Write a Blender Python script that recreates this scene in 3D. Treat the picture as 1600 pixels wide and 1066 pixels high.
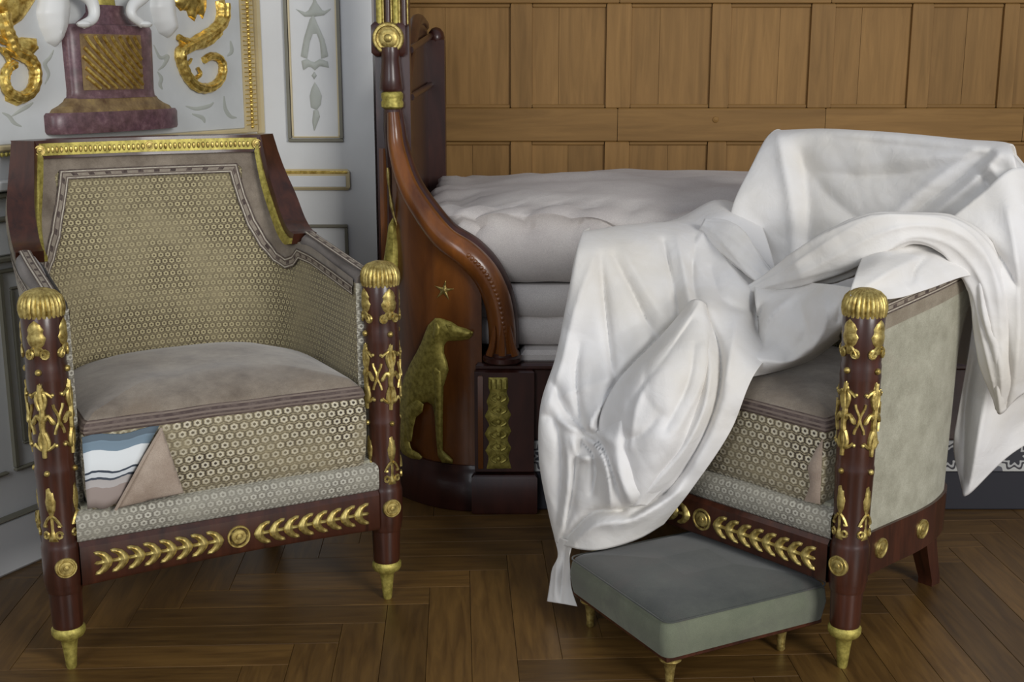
import bpy, math, random
import numpy as np
from mathutils import Vector, noise
from mathutils.geometry import tessellate_polygon
random.seed(7)
for o in list(bpy.data.objects): bpy.data.objects.remove(o)
S = bpy.context.scene; C = S.collection
PI = math.pi
# ------------------------------------------------------------------ camera, light, exposure
F = 1940.0; H = 1.05; PITCH = math.radians(12.58)
cam = bpy.data.cameras.new('camera'); co = bpy.data.objects.new('camera', cam); C.objects.link(co)
co.location = (0, 0, H); co.rotation_euler = (PI/2 - PITCH, 0, 0)
cam.sensor_width = 36; cam.lens = 36*F/1600; cam.clip_start = .05
S.camera = co
S.view_settings.view_transform = 'Standard'; S.view_settings.look = 'None'
S.view_settings.gamma = 1; S.view_settings.use_curve_mapping = False
S.view_settings.exposure = 0.0
w = bpy.data.worlds.new('world'); S.world = w; w.use_nodes = True
w.node_tree.nodes['Background'].inputs[0].default_value = (.80, .86, 1.0, 1)
w.node_tree.nodes['Background'].inputs[1].default_value = .36
def area(name, loc, target, size, size_y, power, col):
    l = bpy.data.lights.new(name, 'AREA'); l.shape = 'RECTANGLE'; l.size = size; l.size_y = size_y
    l.energy = power; l.color = col
    o = bpy.data.objects.new(name, l); C.objects.link(o); o.location = loc
    o.rotation_euler = (Vector(target)-Vector(loc)).to_track_quat('-Z', 'Y').to_euler()
area('window_daylight', (2.3, -1.2, 1.9), (0.1, 2.6, .5), 1.3, 1.8, 118, (1, .985, .955))
area('left_fill_light', (-1.5, -1.7, 2.1), (0.3, 2.8, .6), 1.2, 2.2, 48, (.92, .96, 1))  # added soft fill from the left, no known window there

# ------------------------------------------------------------------ helpers
cp, sp = math.cos(PITCH), math.sin(PITCH)
def P(x, y, Y):
    """world point seen at photo pixel (x, y) standing at distance Y into the room"""
    u = (x-800)/F; v = (533-y)/F
    dy = cp+v*sp; dz = -sp+v*cp; t = Y/dy
    return Vector((u*t, Y, H+dz*t))
def proj(p):
    zc = p.y*cp+(H-p.z)*sp; yc = p.y*sp-(H-p.z)*cp
    return 800+F*p.x/zc, 533-F*yc/zc
def lin(c):
    c = c/255
    return c/12.92 if c <= .04045 else ((c+.055)/1.055)**2.4
def rgb(r, g, b): return (lin(r), lin(g), lin(b), 1)

class MB:
    def __init__(s): s.v = []; s.f = []; s.uv = {}
    def add(s, vs, fs, uvs=None):
        n = len(s.v); s.v += [tuple(v) for v in vs]; s.f += [tuple(i+n for i in f) for f in fs]
        if uvs:
            for i, q in enumerate(uvs): s.uv[n+i] = q
        return s
    def box(s, lo, hi):
        x0, y0, z0 = lo; x1, y1, z1 = hi
        return s.add([(x0,y0,z0),(x1,y0,z0),(x1,y1,z0),(x0,y1,z0),(x0,y0,z1),(x1,y0,z1),(x1,y1,z1),(x0,y1,z1)],
                     [(0,3,2,1),(4,5,6,7),(0,1,5,4),(1,2,6,5),(2,3,7,6),(3,0,4,7)])
    def bbox(s, lo, hi, b=.004):
        """box with chamfered edges"""
        x0, y0, z0 = lo; x1, y1, z1 = hi
        b = min(b, (x1-x0)*.45, (y1-y0)*.45, (z1-z0)*.45)
        ring = lambda z, i: [(x0+b-i,y0+b-i+0,z),(x1-b+i,y0+b-i,z),(x1-b+i,y1-b+i,z),(x0+b-i,y1-b+i,z)]
        vs = ring(z0, 0)+ring(z0+b, b)+ring(z1-b, b)+ring(z1, 0)
        fs = [(3,2,1,0),(12,13,14,15)]
        for k in range(3):
            for i in range(4): fs.append((4*k+i, 4*k+(i+1)%4, 4*k+4+(i+1)%4, 4*k+4+i))
        return s.add(vs, fs)
    def lathe(s, prof, c=(0,0,0), seg=28, flute=0, fa=0.0, arc=None):
        n0 = len(prof); vs = []; fs = []
        a0, a1 = arc if arc else (0, 2*PI)
        m = seg if not arc else seg+1
        for (r, z) in prof:
            for i in range(m):
                a = a0+(a1-a0)*i/seg
                rr = r*(1+fa*abs(math.cos(flute*a/2))) if flute else r
                vs.append((c[0]+rr*math.cos(a), c[1]+rr*math.sin(a), c[2]+z))
        for k in range(n0-1):
            for i in range(seg):
                j = (i+1) % m if not arc else i+1
                fs.append((k*m+i, k*m+j, (k+1)*m+j, (k+1)*m+i))
        if not arc: fs += [tuple(range(m-1, -1, -1)), tuple((n0-1)*m+i for i in range(m))]
        return s.add(vs, fs)
    def tube(s, pts, r, seg=8, flat=1.0, up=None):
        pts = [Vector(p) for p in pts]; n = len(pts)
        rs = r if isinstance(r, (list, tuple)) else [r]*n
        vs = []; fs = []; prev = None
        for i, p in enumerate(pts):
            t = (pts[min(i+1, n-1)]-pts[max(i-1, 0)])
            if t.length < 1e-9: t = Vector((0,0,1))
            t.normalize()
            a = Vector(up) if up else (prev if prev else (Vector((0,0,1)) if abs(t.z) < .9 else Vector((1,0,0))))
            a = a-t*a.dot(t)
            if a.length < 1e-6: a = t.orthogonal()
            a.normalize(); b = t.cross(a); prev = a
            for k in range(seg):
                q = 2*PI*k/seg
                vs.append(p+a*(rs[i]*flat*math.cos(q))+b*(rs[i]*math.sin(q)))
        for i in range(n-1):
            for k in range(seg):
                fs.append((i*seg+k, i*seg+(k+1)%seg, (i+1)*seg+(k+1)%seg, (i+1)*seg+k))
        fs += [tuple(range(seg-1,-1,-1)), tuple((n-1)*seg+k for k in range(seg))]
        return s.add(vs, fs)
    def grid(s, pts, uvs=None, flip=False):
        """pts: rows of equal length"""
        r = len(pts); c = len(pts[0])
        vs = [p for row in pts for p in row]
        uu = [p for row in uvs for p in row] if uvs else None
        fs = []
        for i in range(r-1):
            for j in range(c-1):
                f = (i*c+j, i*c+j+1, (i+1)*c+j+1, (i+1)*c+j)
                fs.append(f[::-1] if flip else f)
        return s.add(vs, fs, uu)
    def ball(s, c, r, seg=8, sc=(1,1,1)):
        prof = [(math.sin(PI*k/6)*1, -math.cos(PI*k/6)) for k in range(7)]
        vs = []; fs = []
        for (a, z) in prof:
            for i in range(seg):
                q = 2*PI*i/seg
                vs.append((c[0]+r*sc[0]*a*math.cos(q), c[1]+r*sc[1]*a*math.sin(q), c[2]+r*sc[2]*z))
        for k in range(6):
            for i in range(seg):
                fs.append((k*seg+i, k*seg+(i+1)%seg, (k+1)*seg+(i+1)%seg, (k+1)*seg+i))
        return s.add(vs, fs)
    def inflate(s, poly, fmap, h=.006, n=26, power=.5, reach=None):
        """a puffed-up relief of a 2D outline; fmap(x, y, height) gives the world point"""
        poly = np.array(poly, float); lo = poly.min(0); hi = poly.max(0)
        st = max(hi-lo)/n; nx = int(math.ceil((hi-lo)[0]/st))+1; ny = int(math.ceil((hi-lo)[1]/st))+1
        gx, gy = np.meshgrid(lo[0]+np.arange(nx)*st, lo[1]+np.arange(ny)*st)
        q = np.stack([gx.ravel(), gy.ravel()], 1)
        a = poly; b = np.roll(poly, -1, 0)
        best = np.full(len(q), 1e9); near = q.copy(); ins = np.zeros(len(q), bool)
        for p0, p1 in zip(a, b):
            d = p1-p0; L = (d*d).sum()
            if L == 0: continue
            t = np.clip(((q-p0)@d)/L, 0, 1); c = p0+t[:, None]*d
            dd = np.hypot(*(q-c).T); m = dd < best; best[m] = dd[m]; near[m] = c[m]
            cr = ((p0[1] > q[:,1]) != (p1[1] > q[:,1]))
            with np.errstate(divide='ignore', invalid='ignore'):
                xi = (p1[0]-p0[0])*(q[:,1]-p0[1])/(p1[1]-p0[1])+p0[0]
            ins ^= cr & (q[:,0] < xi)
        R = reach or max(best[ins].max() if ins.any() else st, 1e-6)
        keep = {}; vs = []; fs = []
        def vid(k):
            if k not in keep:
                if ins[k]: x, y = q[k]; hh = h*min(1, best[k]/R)**power
                else: x, y = near[k]; hh = 0
                keep[k] = len(vs); vs.append(fmap(x, y, hh))
            return keep[k]
        for j in range(ny-1):
            for i in range(nx-1):
                ks = [j*nx+i, j*nx+i+1, (j+1)*nx+i+1, (j+1)*nx+i]
                if sum(ins[k] for k in ks) >= 1: fs.append(tuple(vid(k) for k in ks))
        if fs: s.add(vs, fs)
        return s
    def build(s, name, mat, parent=None, smooth=True, ang=40, sub=0, solid=0):
        me = bpy.data.meshes.new(name); me.from_pydata(s.v, [], s.f); me.validate(); 
        if s.uv:
            l = me.uv_layers.new(name='uv')
            for lp in me.loops: l.data[lp.index].uv = s.uv.get(lp.vertex_index, (0,0))
        me.materials.append(mat)
        o = bpy.data.objects.new(name, me); C.objects.link(o)
        if smooth:
            me.shade_smooth()
            try: me.set_sharp_from_angle(angle=math.radians(ang))
            except Exception: pass
        if parent: o.parent = parent
        if solid:
            m = o.modifiers.new('thick', 'SOLIDIFY'); m.thickness = solid; m.offset = 0
        if sub:
            m = o.modifiers.new('sub', 'SUBSURF'); m.levels = sub; m.render_levels = sub
        return o
def tag(o, label, cat, group=None, kind=None):
    o['label'] = label; o['category'] = cat
    if group: o['group'] = group
    if kind: o['kind'] = kind
    return o
def empty(name, loc=(0,0,0), rz=0):
    o = bpy.data.objects.new(name, None); C.objects.link(o); o.location = loc; o.rotation_euler = (0,0,rz)
    o.empty_display_size = .05
    return o
def struct(o): o['kind'] = 'structure'; return o
def cr(p0, p1, p2, p3, t):
    return .5*((2*p1)+(p2-p0)*t+(2*p0-5*p1+4*p2-p3)*t*t+(3*p1-p0-3*p2+p3)*t**3)
def spline(pts, n):
    pts = [Vector(p) for p in pts]; out = []
    e = [pts[0]*2-pts[1]]+pts+[pts[-1]*2-pts[-2]]
    for i in range(len(pts)-1):
        for k in range(n): out.append(cr(e[i], e[i+1], e[i+2], e[i+3], k/n))
    out.append(pts[-1]); return out

# ------------------------------------------------------------------ materials
class NT:
    def __init__(s, name):
        s.m = bpy.data.materials.new(name); s.m.use_nodes = True; s.t = s.m.node_tree
        s.b = s.t.nodes['Principled BSDF']
    def n(s, typ, **kw):
        nd = s.t.nodes.new(typ)
        for k, v in kw.items():
            if k.startswith('i_'):
                key = k[2:]; key = int(key) if key.isdigit() else key.replace('_', ' ')
                nd.inputs[key].default_value = v
            else: setattr(nd, k, v)
        return nd
    def l(s, a, b): s.t.links.new(a, b)
    def ramp(s, src, stops, interp='LINEAR'):
        r = s.n('ShaderNodeValToRGB'); r.color_ramp.interpolation = interp
        e = r.color_ramp.elements
        while len(e) < len(stops): e.new(.5)
        for q, (p, c) in zip(e, stops): q.position = p; q.color = c
        s.l(src, r.inputs[0]); return r
    def coord(s, which='Object', scale=(1,1,1), rot=(0,0,0)):
        tc = s.n('ShaderNodeTexCoord'); mp = s.n('ShaderNodeMapping')
        mp.inputs['Scale'].default_value = scale; mp.inputs['Rotation'].default_value = rot
        s.l(tc.outputs[which], mp.inputs[0]); return mp.outputs[0]
    def noise(s, vec, scale, detail=4, rough=.55, dist=0):
        nd = s.n('ShaderNodeTexNoise'); nd.inputs['Scale'].default_value = scale
        nd.inputs['Detail'].default_value = detail; nd.inputs['Roughness'].default_value = rough
        nd.inputs['Distortion'].default_value = dist
        s.l(vec, nd.inputs['Vector']); return nd.outputs['Fac']
    def mix(s, fac, a, b, mode='MIX'):
        m = s.n('ShaderNodeMix', data_type='RGBA', blend_type=mode)
        if isinstance(fac, float): m.inputs[0].default_value = fac
        else: s.l(fac, m.inputs[0])
        for k, q in ((6, a), (7, b)):
            if isinstance(q, tuple): m.inputs[k].default_value = q
            else: s.l(q, m.inputs[k])
        return m.outputs[2]
    def math(s, op, a, b=None, c=None):
        m = s.n('ShaderNodeMath', operation=op)
        for k, q in enumerate((a, b, c)):
            if q is None: continue
            if isinstance(q, (int, float)): m.inputs[k].default_value = q
            else: s.l(q, m.inputs[k])
        return m.outputs[0]
    def bump(s, src, strength=.3, dist=.002):
        b = s.n('ShaderNodeBump'); b.inputs['Strength'].default_value = strength; b.inputs['Distance'].default_value = dist
        s.l(src, b.inputs['Height']); s.l(b.outputs[0], s.b.inputs['Normal'])
    def col(s, c):
        if isinstance(c, tuple): s.b.inputs['Base Color'].default_value = c
        else: s.l(c, s.b.inputs['Base Color'])
    def set(s, **kw):
        for k, v in kw.items(): s.b.inputs[k.replace('_', ' ')].default_value = v
        return s

def wood(name, dark, light, scale=(1,1,1), rough=.3, ns=18, var=0.0, spec=.5, coat=0):
    n = NT(name); v = n.coord('Object', scale)
    if var:
        oi = n.n('ShaderNodeObjectInfo')
        ad = n.n('ShaderNodeVectorMath', operation='ADD'); cmb = n.n('ShaderNodeCombineXYZ')
        r10 = n.math('MULTIPLY', oi.outputs['Random'], 37.0)
        n.l(r10, cmb.inputs[0]); n.l(r10, cmb.inputs[1]); n.l(v, ad.inputs[0]); n.l(cmb.outputs[0], ad.inputs[1]); v = ad.outputs[0]
    f = n.noise(v, ns, 6, .6, .6)
    r = n.ramp(f, [(.3, dark), (.7, light)]).outputs[0]
    if var:
        k = n.math('MULTIPLY_ADD', oi.outputs['Random'], var, 1-var*.5)
        cc = n.n('ShaderNodeCombineColor'); [n.l(k, cc.inputs[i]) for i in range(3)]
        r = n.mix(1.0, r, cc.outputs[0], 'MULTIPLY')
    n.col(r); n.bump(f, .08, .001)
    n.set(Roughness=rough, Coat_Weight=coat, Coat_Roughness=.12)
    n.b.inputs['Specular IOR Level'].default_value = spec
    return n.m
M = {}
M['mahogany'] = wood('mahogany', rgb(40,20,13), rgb(76,40,26), (1,1,.12), .32, 40, coat=.2)
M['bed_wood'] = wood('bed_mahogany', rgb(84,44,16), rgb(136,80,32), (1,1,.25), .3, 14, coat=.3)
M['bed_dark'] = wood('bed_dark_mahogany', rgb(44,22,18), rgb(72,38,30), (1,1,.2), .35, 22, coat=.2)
M['oak'] = wood('oak_panel', rgb(130,97,52), rgb(155,117,66), (9,1,.7), .62, 5, var=.22, spec=.3)
M['oak_rail'] = wood('oak_rail', rgb(128,95,50), rgb(152,115,64), (.7,1,9), .62, 5, var=.12, spec=.3)
M['parquet'] = wood('parquet', rgb(76,53,24), rgb(110,81,40), (1,10,1), .38, 6, var=.5)
M['subfloor'] = wood('subfloor', rgb(22,15,9), rgb(30,20,12), (1,1,1), .8, 6)

def gilt(name, a=(126,102,44), b=(208,188,116), rough=.42, met=.75):
    n = NT(name); v = n.coord('Object'); f = n.noise(v, 90, 5, .65)
    n.col(n.ramp(f, [(.32, rgb(*a)), (.62, rgb(*b))]).outputs[0]); n.set(Roughness=rough, Metallic=met)
    n.bump(f, .35, .0015); return n.m
M['gilt'] = gilt('gilt_bronze')
M['old_gilt'] = gilt('dull_gilt_bronze', (130,118,50), (192,178,92), .5, .5)
M['gold_leaf'] = gilt('gold_leaf', (170,130,44), (250,220,126), .3, .85)

def fabric(name, c1, c2, c3=None, sheen=.25, bs=600, ns=14, bstr=.25):
    n = NT(name); v = n.coord('Object'); f = n.noise(v, ns, 6, .65); g = n.noise(v, bs, 2, .5)
    c = n.ramp(f, [(.3, rgb(*c1)), (.7, rgb(*c2))]).outputs[0]
    if c3:
        f2 = n.noise(v, 5, 5, .7, .5)
        c = n.mix(n.ramp(f2, [(.52, (0,0,0,1)), (.66, (1,1,1,1))]).outputs[0], c, rgb(*c3))
    c = n.mix(.35, c, n.ramp(g, [(.3, (.55,.55,.55,1)), (.7, (1.15,1.15,1.15,1))]).outputs[0], 'MULTIPLY')
    n.col(c); n.set(Roughness=.9, Sheen_Weight=sheen, Sheen_Roughness=.5); n.bump(g, bstr, .001)
    n.b.inputs['Specular IOR Level'].default_value = .2
    return n.m
M['velvet'] = fabric('worn_mauve_velvet', (106,94,82), (156,144,128), (132,118,102), .35)
M['velvet_dark'] = fabric('grey_velvet', (88,80,74), (126,116,108), None, .3)
M['linen'] = fabric('worn_grey_linen', (146,143,124), (178,175,156), (160,154,136), .15, 420, 22)
M['linen_brown'] = fabric('stained_border_velvet', (122,110,92), (158,148,130), None, .2, 420, 18)
M['stool_top'] = fabric('green_velvet_shaded_top', (62,65,62), (84,86,80), (78,76,72), .25, 900, 9)  # stool top: shade under the low front light painted into the velvet colour
M['stool_side'] = fabric('green_velvet_lit_side', (96,101,84), (118,122,102), (100,102,88), .25, 900, 9)  # stool sides: lighter tone, the low front light painted into the colour
M['underside'] = fabric('pinkish_backing_cloth', (150,132,116), (180,164,148), None, .1)
M['mattress'] = fabric('mattress_cotton', (188,180,176), (206,200,194), None, .1, 500, 7, .1)

def pattern(name, light, mid, dark, cell=.0165, fade=.5, k=1.0):
    """small woven stars on a hexagonal lattice, uv in metres"""
    n = NT(name); v = n.coord('UV', (1/cell, 1/(cell*.866), 1))
    sep = n.n('ShaderNodeSeparateXYZ'); n.l(v, sep.inputs[0])
    row = n.math('FLOOR', sep.outputs[1]); odd = n.math('MODULO', n.math('ABSOLUTE', row), 2.0)
    x = n.math('MULTIPLY_ADD', odd, .5, sep.outputs[0])
    fx = n.math('SUBTRACT', n.math('FRACT', x), .5); fy = n.math('SUBTRACT', n.math('FRACT', sep.outputs[1]), .5)
    ang = n.math('ARCTAN2', fy, fx)
    d = n.math('SQRT', n.math('ADD', n.math('MULTIPLY', fx, fx), n.math('MULTIPLY', fy, fy)))
    d = n.math('MULTIPLY_ADD', n.math('COSINE', n.math('MULTIPLY', ang, 6.0)), .035, d)
    c = n.ramp(d, [(.0, rgb(*dark)), (.13, rgb(*dark)), (.19, rgb(*light)), (.29, rgb(*light)), (.37, rgb(*mid)), (.46, rgb(*dark)), (.52, rgb(*dark)), (.6, rgb(*mid))]).outputs[0]
    vo = n.coord('Object'); f = n.noise(vo, 8, 5, .6, .3); g = n.noise(vo, 60, 4, .7)
    fd = n.ramp(f, [(.42, (0,0,0,1)), (.66, (fade,fade,fade,1))]).outputs[0]
    c = n.mix(fd, c, rgb(*mid))
    c = n.mix(.4, c, n.ramp(g, [(.3, (.6,.6,.58,1)), (.7, (1.15,1.15,1.1,1))]).outputs[0], 'MULTIPLY')
    n.col(c); n.set(Roughness=.75, Sheen_Weight=.2); n.bump(d, .3, .001)
    n.b.inputs['Specular IOR Level'].default_value = .35
    return n.m
M['pattern'] = pattern('star_patterned_fabric', (190,178,138), (154,142,110), (84,72,52), .0150, .75)
M['pattern_bold'] = pattern('star_patterned_cushion_fabric', (212,204,182), (160,148,118), (58,48,38), .0185, .7)
M['pattern_band'] = pattern('patterned_grey_band', (196,192,178), (158,154,140), (112,106,96), .016, .8)

def trim_mat():
    n = NT('woven_trim'); v = n.coord('UV'); sep = n.n('ShaderNodeSeparateXYZ'); n.l(v, sep.inputs[0])
    yy = sep.outputs[1]
    st = n.ramp(yy, [(0, rgb(70,58,52)), (.14, rgb(196,188,170)), (.26, rgb(80,66,58)), (.38, rgb(150,140,124)), (.62, rgb(150,140,124)), (.68, rgb(80,66,58)), (.78, rgb(196,188,170)), (.9, rgb(70,58,52))], 'CONSTANT').outputs[0]
    fx = n.math('FRACT', n.math('MULTIPLY', sep.outputs[0], 28.0))
    dash = n.ramp(fx, [(0, (1,1,1,1)), (.34, (0,0,0,1))], 'CONSTANT').outputs[0]
    mid = n.ramp(yy, [(0, (0,0,0,1)), (.36, (1,1,1,1)), (.64, (0,0,0,1))], 'CONSTANT').outputs[0]
    c = n.mix(n.mix(1.0, dash, mid, 'MULTIPLY'), st, rgb(66,54,50))
    g = n.noise(n.coord('Object'), 120, 3, .6)
    c = n.mix(n.ramp(g, [(.35, (.0,.0,.0,1)), (.75, (.75,.75,.75,1))]).outputs[0], c, rgb(120,106,96))
    n.col(c); n.set(Roughness=.85); n.bump(g, .3, .001); return n.m
M['trim'] = trim_mat()
def trim_dark():
    n = NT('dark_cushion_trim'); v = n.coord('UV'); sep = n.n('ShaderNodeSeparateXYZ'); n.l(v, sep.inputs[0])
    st = n.ramp(sep.outputs[1], [(0, rgb(84,68,62)), (.18, rgb(128,114,102)), (.34, rgb(76,62,58)), (.46, rgb(120,106,96)), (.58, rgb(76,62,58)), (.78, rgb(128,114,102)), (.9, rgb(80,66,60))], 'CONSTANT').outputs[0]
    g = n.noise(n.coord('Object'), 70, 3, .6)
    n.col(n.mix(n.ramp(g, [(.4, (0,0,0,1)), (.7, (.8,.8,.8,1))]).outputs[0], st, rgb(112,98,90))); n.set(Roughness=.85); return n.m
M['trim_dark'] = trim_dark()
def ticking():
    n = NT('striped_ticking'); v = n.coord('UV'); sep = n.n('ShaderNodeSeparateXYZ'); n.l(v, sep.inputs[0])
    wv = n.math('MULTIPLY_ADD', n.noise(v, 3, 2), .05, sep.outputs[1])
    n.col(n.ramp(wv, [(0, rgb(150,136,128)), (.3, rgb(176,170,166)), (.40, rgb(66,72,82)), (.43, rgb(206,210,212)), (.50, rgb(60,68,80)), (.53, rgb(222,226,226)), (.80, rgb(120,140,154)), (.93, rgb(90,104,114))], 'CONSTANT').outputs[0])
    n.set(Roughness=.85); return n.m
M['ticking'] = ticking()
def paint(name, c, rough=.5, var=.06):
    n = NT(name); f = n.noise(n.coord('Object'), 6, 5, .6)
    a = tuple([x*(1-var) for x in c[:3]]+[1]); n.col(n.ramp(f, [(.35, a), (.65, c)]).outputs[0])
    n.bump(f, .05, .002); n.set(Roughness=rough); return n.m
M['white'] = paint('white_panel_paint', rgb(214,214,212))
M['marble_white'] = paint('pale_marbled_field', rgb(206,208,206), .35, .12)
M['grey_line'] = paint('grey_painted_moulding', rgb(120,116,100))
M['motif'] = paint('grey_green_painted_motif', rgb(178,181,172), .5, .15)
M['pale_gold'] = paint('pale_gilt_moulding', rgb(208,190,146), .35, .2)
M['stucco'] = paint('white_stucco', rgb(222,222,218), .4)
def porph():
    n = NT('purple_porphyry'); v = n.coord('Object'); f = n.noise(v, 45, 8, .75); g = n.noise(v, 7, 4, .6, 1)
    c = n.ramp(f, [(.3, rgb(66,44,50)), (.55, rgb(112,82,88)), (.75, rgb(150,122,122))]).outputs[0]
    n.col(n.mix(n.ramp(g, [(.45, (0,0,0,1)), (.75, (.6,.6,.6,1))]).outputs[0], c, rgb(92,72,60))); n.set(Roughness=.35); return n.m
M['porphyry'] = porph()
def brownstone():
    n = NT('gilded_brown_moulding'); f = n.noise(n.coord('Object'), 30, 6, .7)
    n.col(n.ramp(f, [(.3, rgb(96,72,48)), (.55, rgb(142,118,80)), (.75, rgb(176,150,88))]).outputs[0]); n.set(Roughness=.4, Metallic=.2); return n.m
M['brown'] = brownstone()
def sheet():
    n = NT('white_cotton_sheet'); v = n.coord('Object'); g = n.noise(v, 900, 2, .5); f = n.noise(v, 4, 4, .6); q = n.noise(v, 22, 5, .6, .8)
    n.col(n.ramp(f, [(.35, rgb(212,207,198)), (.65, rgb(224,222,220))]).outputs[0])
    h = n.math('ADD', n.math('MULTIPLY', g, .03), q)
    n.bump(h, .35, .005); n.set(Roughness=.85, Sheen_Weight=.1); n.b.inputs['Specular IOR Level'].default_value = .2
    return n.m
M['sheet'] = sheet()
def frieze():
    n = NT('dark_and_white_braid_band'); v = n.coord('Object', (1,1,1)); sep = n.n('ShaderNodeSeparateXYZ'); n.l(v, sep.inputs[0])
    fx = n.math('SUBTRACT', n.math('FRACT', n.math('MULTIPLY', sep.outputs[0], 12.5)), .5)
    fz = n.math('MULTIPLY', n.math('SUBTRACT', sep.outputs[2], .137), 14.0)
    ang = n.math('ARCTAN2', fz, fx)
    d = n.math('SQRT', n.math('ADD', n.math('MULTIPLY', fx, fx), n.math('MULTIPLY', fz, fz)))
    d = n.math('MULTIPLY_ADD', n.math('COSINE', n.math('MULTIPLY', ang, 8.0)), .06, d)
    n.col(n.ramp(d, [(0, rgb(52,52,58)), (.27, rgb(178,178,176)), (.36, rgb(64,62,66)), (.44, rgb(186,186,182)), (.6, rgb(90,90,96))], 'CONSTANT').outputs[0])
    n.set(Roughness=.7); return n.m
M['frieze'] = frieze()
M['navy'] = paint('near_black_plinth_paint', rgb(34,34,42), .6)

# ------------------------------------------------------------------ the room
# floor of herringbone parquet
floor = struct(MB().box((-3.2,-.6,-.05), (3.4,4.4,-.014)).build('floor', M['subfloor'], smooth=False))
W_, N_ = .082, 6; L_ = W_*N_; g_ = .0004
cells = []
for k in range(-80, 80):
    for m in range(-9, 10):
        cells.append((k+2*N_*m, k, 0)); cells.append((k, k-2*N_+1+2*N_*m, 1))
def plank_mesh():
    return MB().bbox((-L_/2+g_, -W_/2+g_, -.014), (L_/2-g_, W_/2-g_, 0), .0005)
rot = math.radians(2.5); spots = []
for (cx, cy, v) in cells:
    x, y = (cx+N_/2, cy+.5) if not v else (cx+.5, cy+N_/2)
    x *= W_; y *= W_
    X = x*math.cos(rot)-y*math.sin(rot)+.013; Y = x*math.sin(rot)+y*math.cos(rot)+1.98
    if -3 < X < 3.2 and -.3 < Y < 4.1: spots.append((X, Y, rot+(PI/2 if v else 0)))
spots.sort(key=lambda s: abs(s[0]-.1)*.8+abs(s[1]-2.15))
first = plank_mesh().build('plank', M['parquet'], floor, ang=20)
for i, (X, Y, a) in enumerate(spots[:260]):
    o = first if i == 0 else first.copy()
    if i: C.objects.link(o)
    o.location = (X, Y, 0); o.rotation_euler = (0,0,a)
rest = MB()
for (X, Y, a) in spots[260:]:
    q = plank_mesh(); ca, sa = math.cos(a), math.sin(a)
    rest.add([(X+x*ca-y*sa, Y+x*sa+y*ca, z) for x, y, z in q.v], q.f)
o = rest.build('planks', M['parquet'], floor, ang=20); o['kind'] = 'stuff'

# back wall: oak panelling
YB = 3.96
wb = struct(MB().box((-.9, YB+.012, 0), (3.4, YB+.1, 2.7)).build('wall_back', M['oak_rail'], smooth=False))
def bx(x): return (x-800)/F*(YB*cp+.02)
stiles = [(610,640), (798,831), (946,984), (1108,1137), (1261,1297), (1416,1448), (1557,1580), (1712,1740), (1868,1898)]
st_x = [(bx(a), bx(b)) for a, b in stiles]
Z1, Z2, Z3 = .812, .915, 1.232
for (a, b) in st_x:
    MB().bbox((a, YB-.012, .05), (b, YB+.014, Z1), .003).build('stile', M['oak'], wb, ang=20)
    MB().bbox((a, YB-.012, Z2), (b, YB+.014, Z3), .003).build('stile', M['oak'], wb, ang=20)
    MB().bbox((a, YB-.012, Z3+.09), (b, YB+.014, 2.0), .003).build('stile', M['oak'], wb, ang=20)
cuts = [bx(640)-.2, bx(965), bx(1290), bx(1600), bx(1900)]
for i in range(4):
    for z0, z1 in ((Z1, Z2), (Z3, Z3+.09), (2.0, 2.1)):
        MB().bbox((cuts[i]+.0008, YB-.015, z0), (cuts[i+1]-.0008, YB+.014, z1), .003).build('rail', M['oak_rail'], wb, ang=20)
for i in range(len(st_x)-1):
    a, b = st_x[i][1], st_x[i+1][0]
    for z0, z1 in ((.05, Z1), (Z2, Z3), (Z3+.09, 2.0)):
        c = a+(b-a)*random.choice((.36, .5, .62, .55))
        for x0, x1 in ((a, c), (c, b)):
            MB().bbox((x0+.0005, YB+.001+random.uniform(0,.002), z0+.001), (x1-.0005, YB+.013, z1-.001), .0015).build('board', M['oak'], wb, ang=20)
    for z in (Z1, Z2, Z3):   # thin bead next to the rails
        s_ = -1 if z in (Z1, Z3) else 1
        MB().bbox((a+.002, YB-.004, min(z, z+s_*.012)), (b-.002, YB+.002, max(z, z+s_*.012)), .003).build('bead', M['oak_rail'], wb, ang=20)
k_ = P(1118, 187, YB-.015)
MB().lathe([(.010,0),(.009,.003),(.004,.006),(.001,.007)], seg=16).build('knob', M['oak_rail'], wb)
bpy.context.scene.collection.objects[-1]
kn = [o for o in wb.children if o.name.startswith('knob')][0]; kn.rotation_euler = (PI/2,0,0); kn.location = k_

# angled wall on the left, its own axes: t along the wall, n out of it
A0 = Vector((-1.079, 2.446, 0)); th = math.radians(27); AD = Vector((math.sin(th), math.cos(th), 0)); AN = Vector((math.cos(th), -math.sin(th), 0))
TE = .928
wallA = struct(empty('wall_left', A0, 0)); wallA.rotation_euler = (0, 0, PI/2-th)   # local x = along wall, local y = away from the room (-AN)
def tA(px, py=150, out=0):
    """distance along the angled wall under a photo pixel"""
    u = (px-800)/F; v = (533-py)/F; D = Vector((u, cp+v*sp, 0)); O = A0+AN*out
    # O + AD t = s D
    den = AD.x*D.y-AD.y*D.x
    return (-O.x*D.y+O.y*D.x)/den
def zA(px, py, out=0):
    t = tA(px, py, out); p = A0+AN*out+AD*t; v = (533-py)/F
    return H+(-sp+v*cp)*p.y/(cp+v*sp)
def wa(mb, x0, x1, z0, z1, out, back=0, b=.003): return mb.bbox((x0, -out, z0), (x1, -back+.001, z1), b)
wa(MB(), -1.6, TE, 0, 2.7, 0, -.08).build('plaster', M['white'], wallA, ang=20)
wa(MB(), -1.6, TE, 0, .118, .02, 0, .006).build('baseboard', M['white'], wallA, ang=20)
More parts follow.
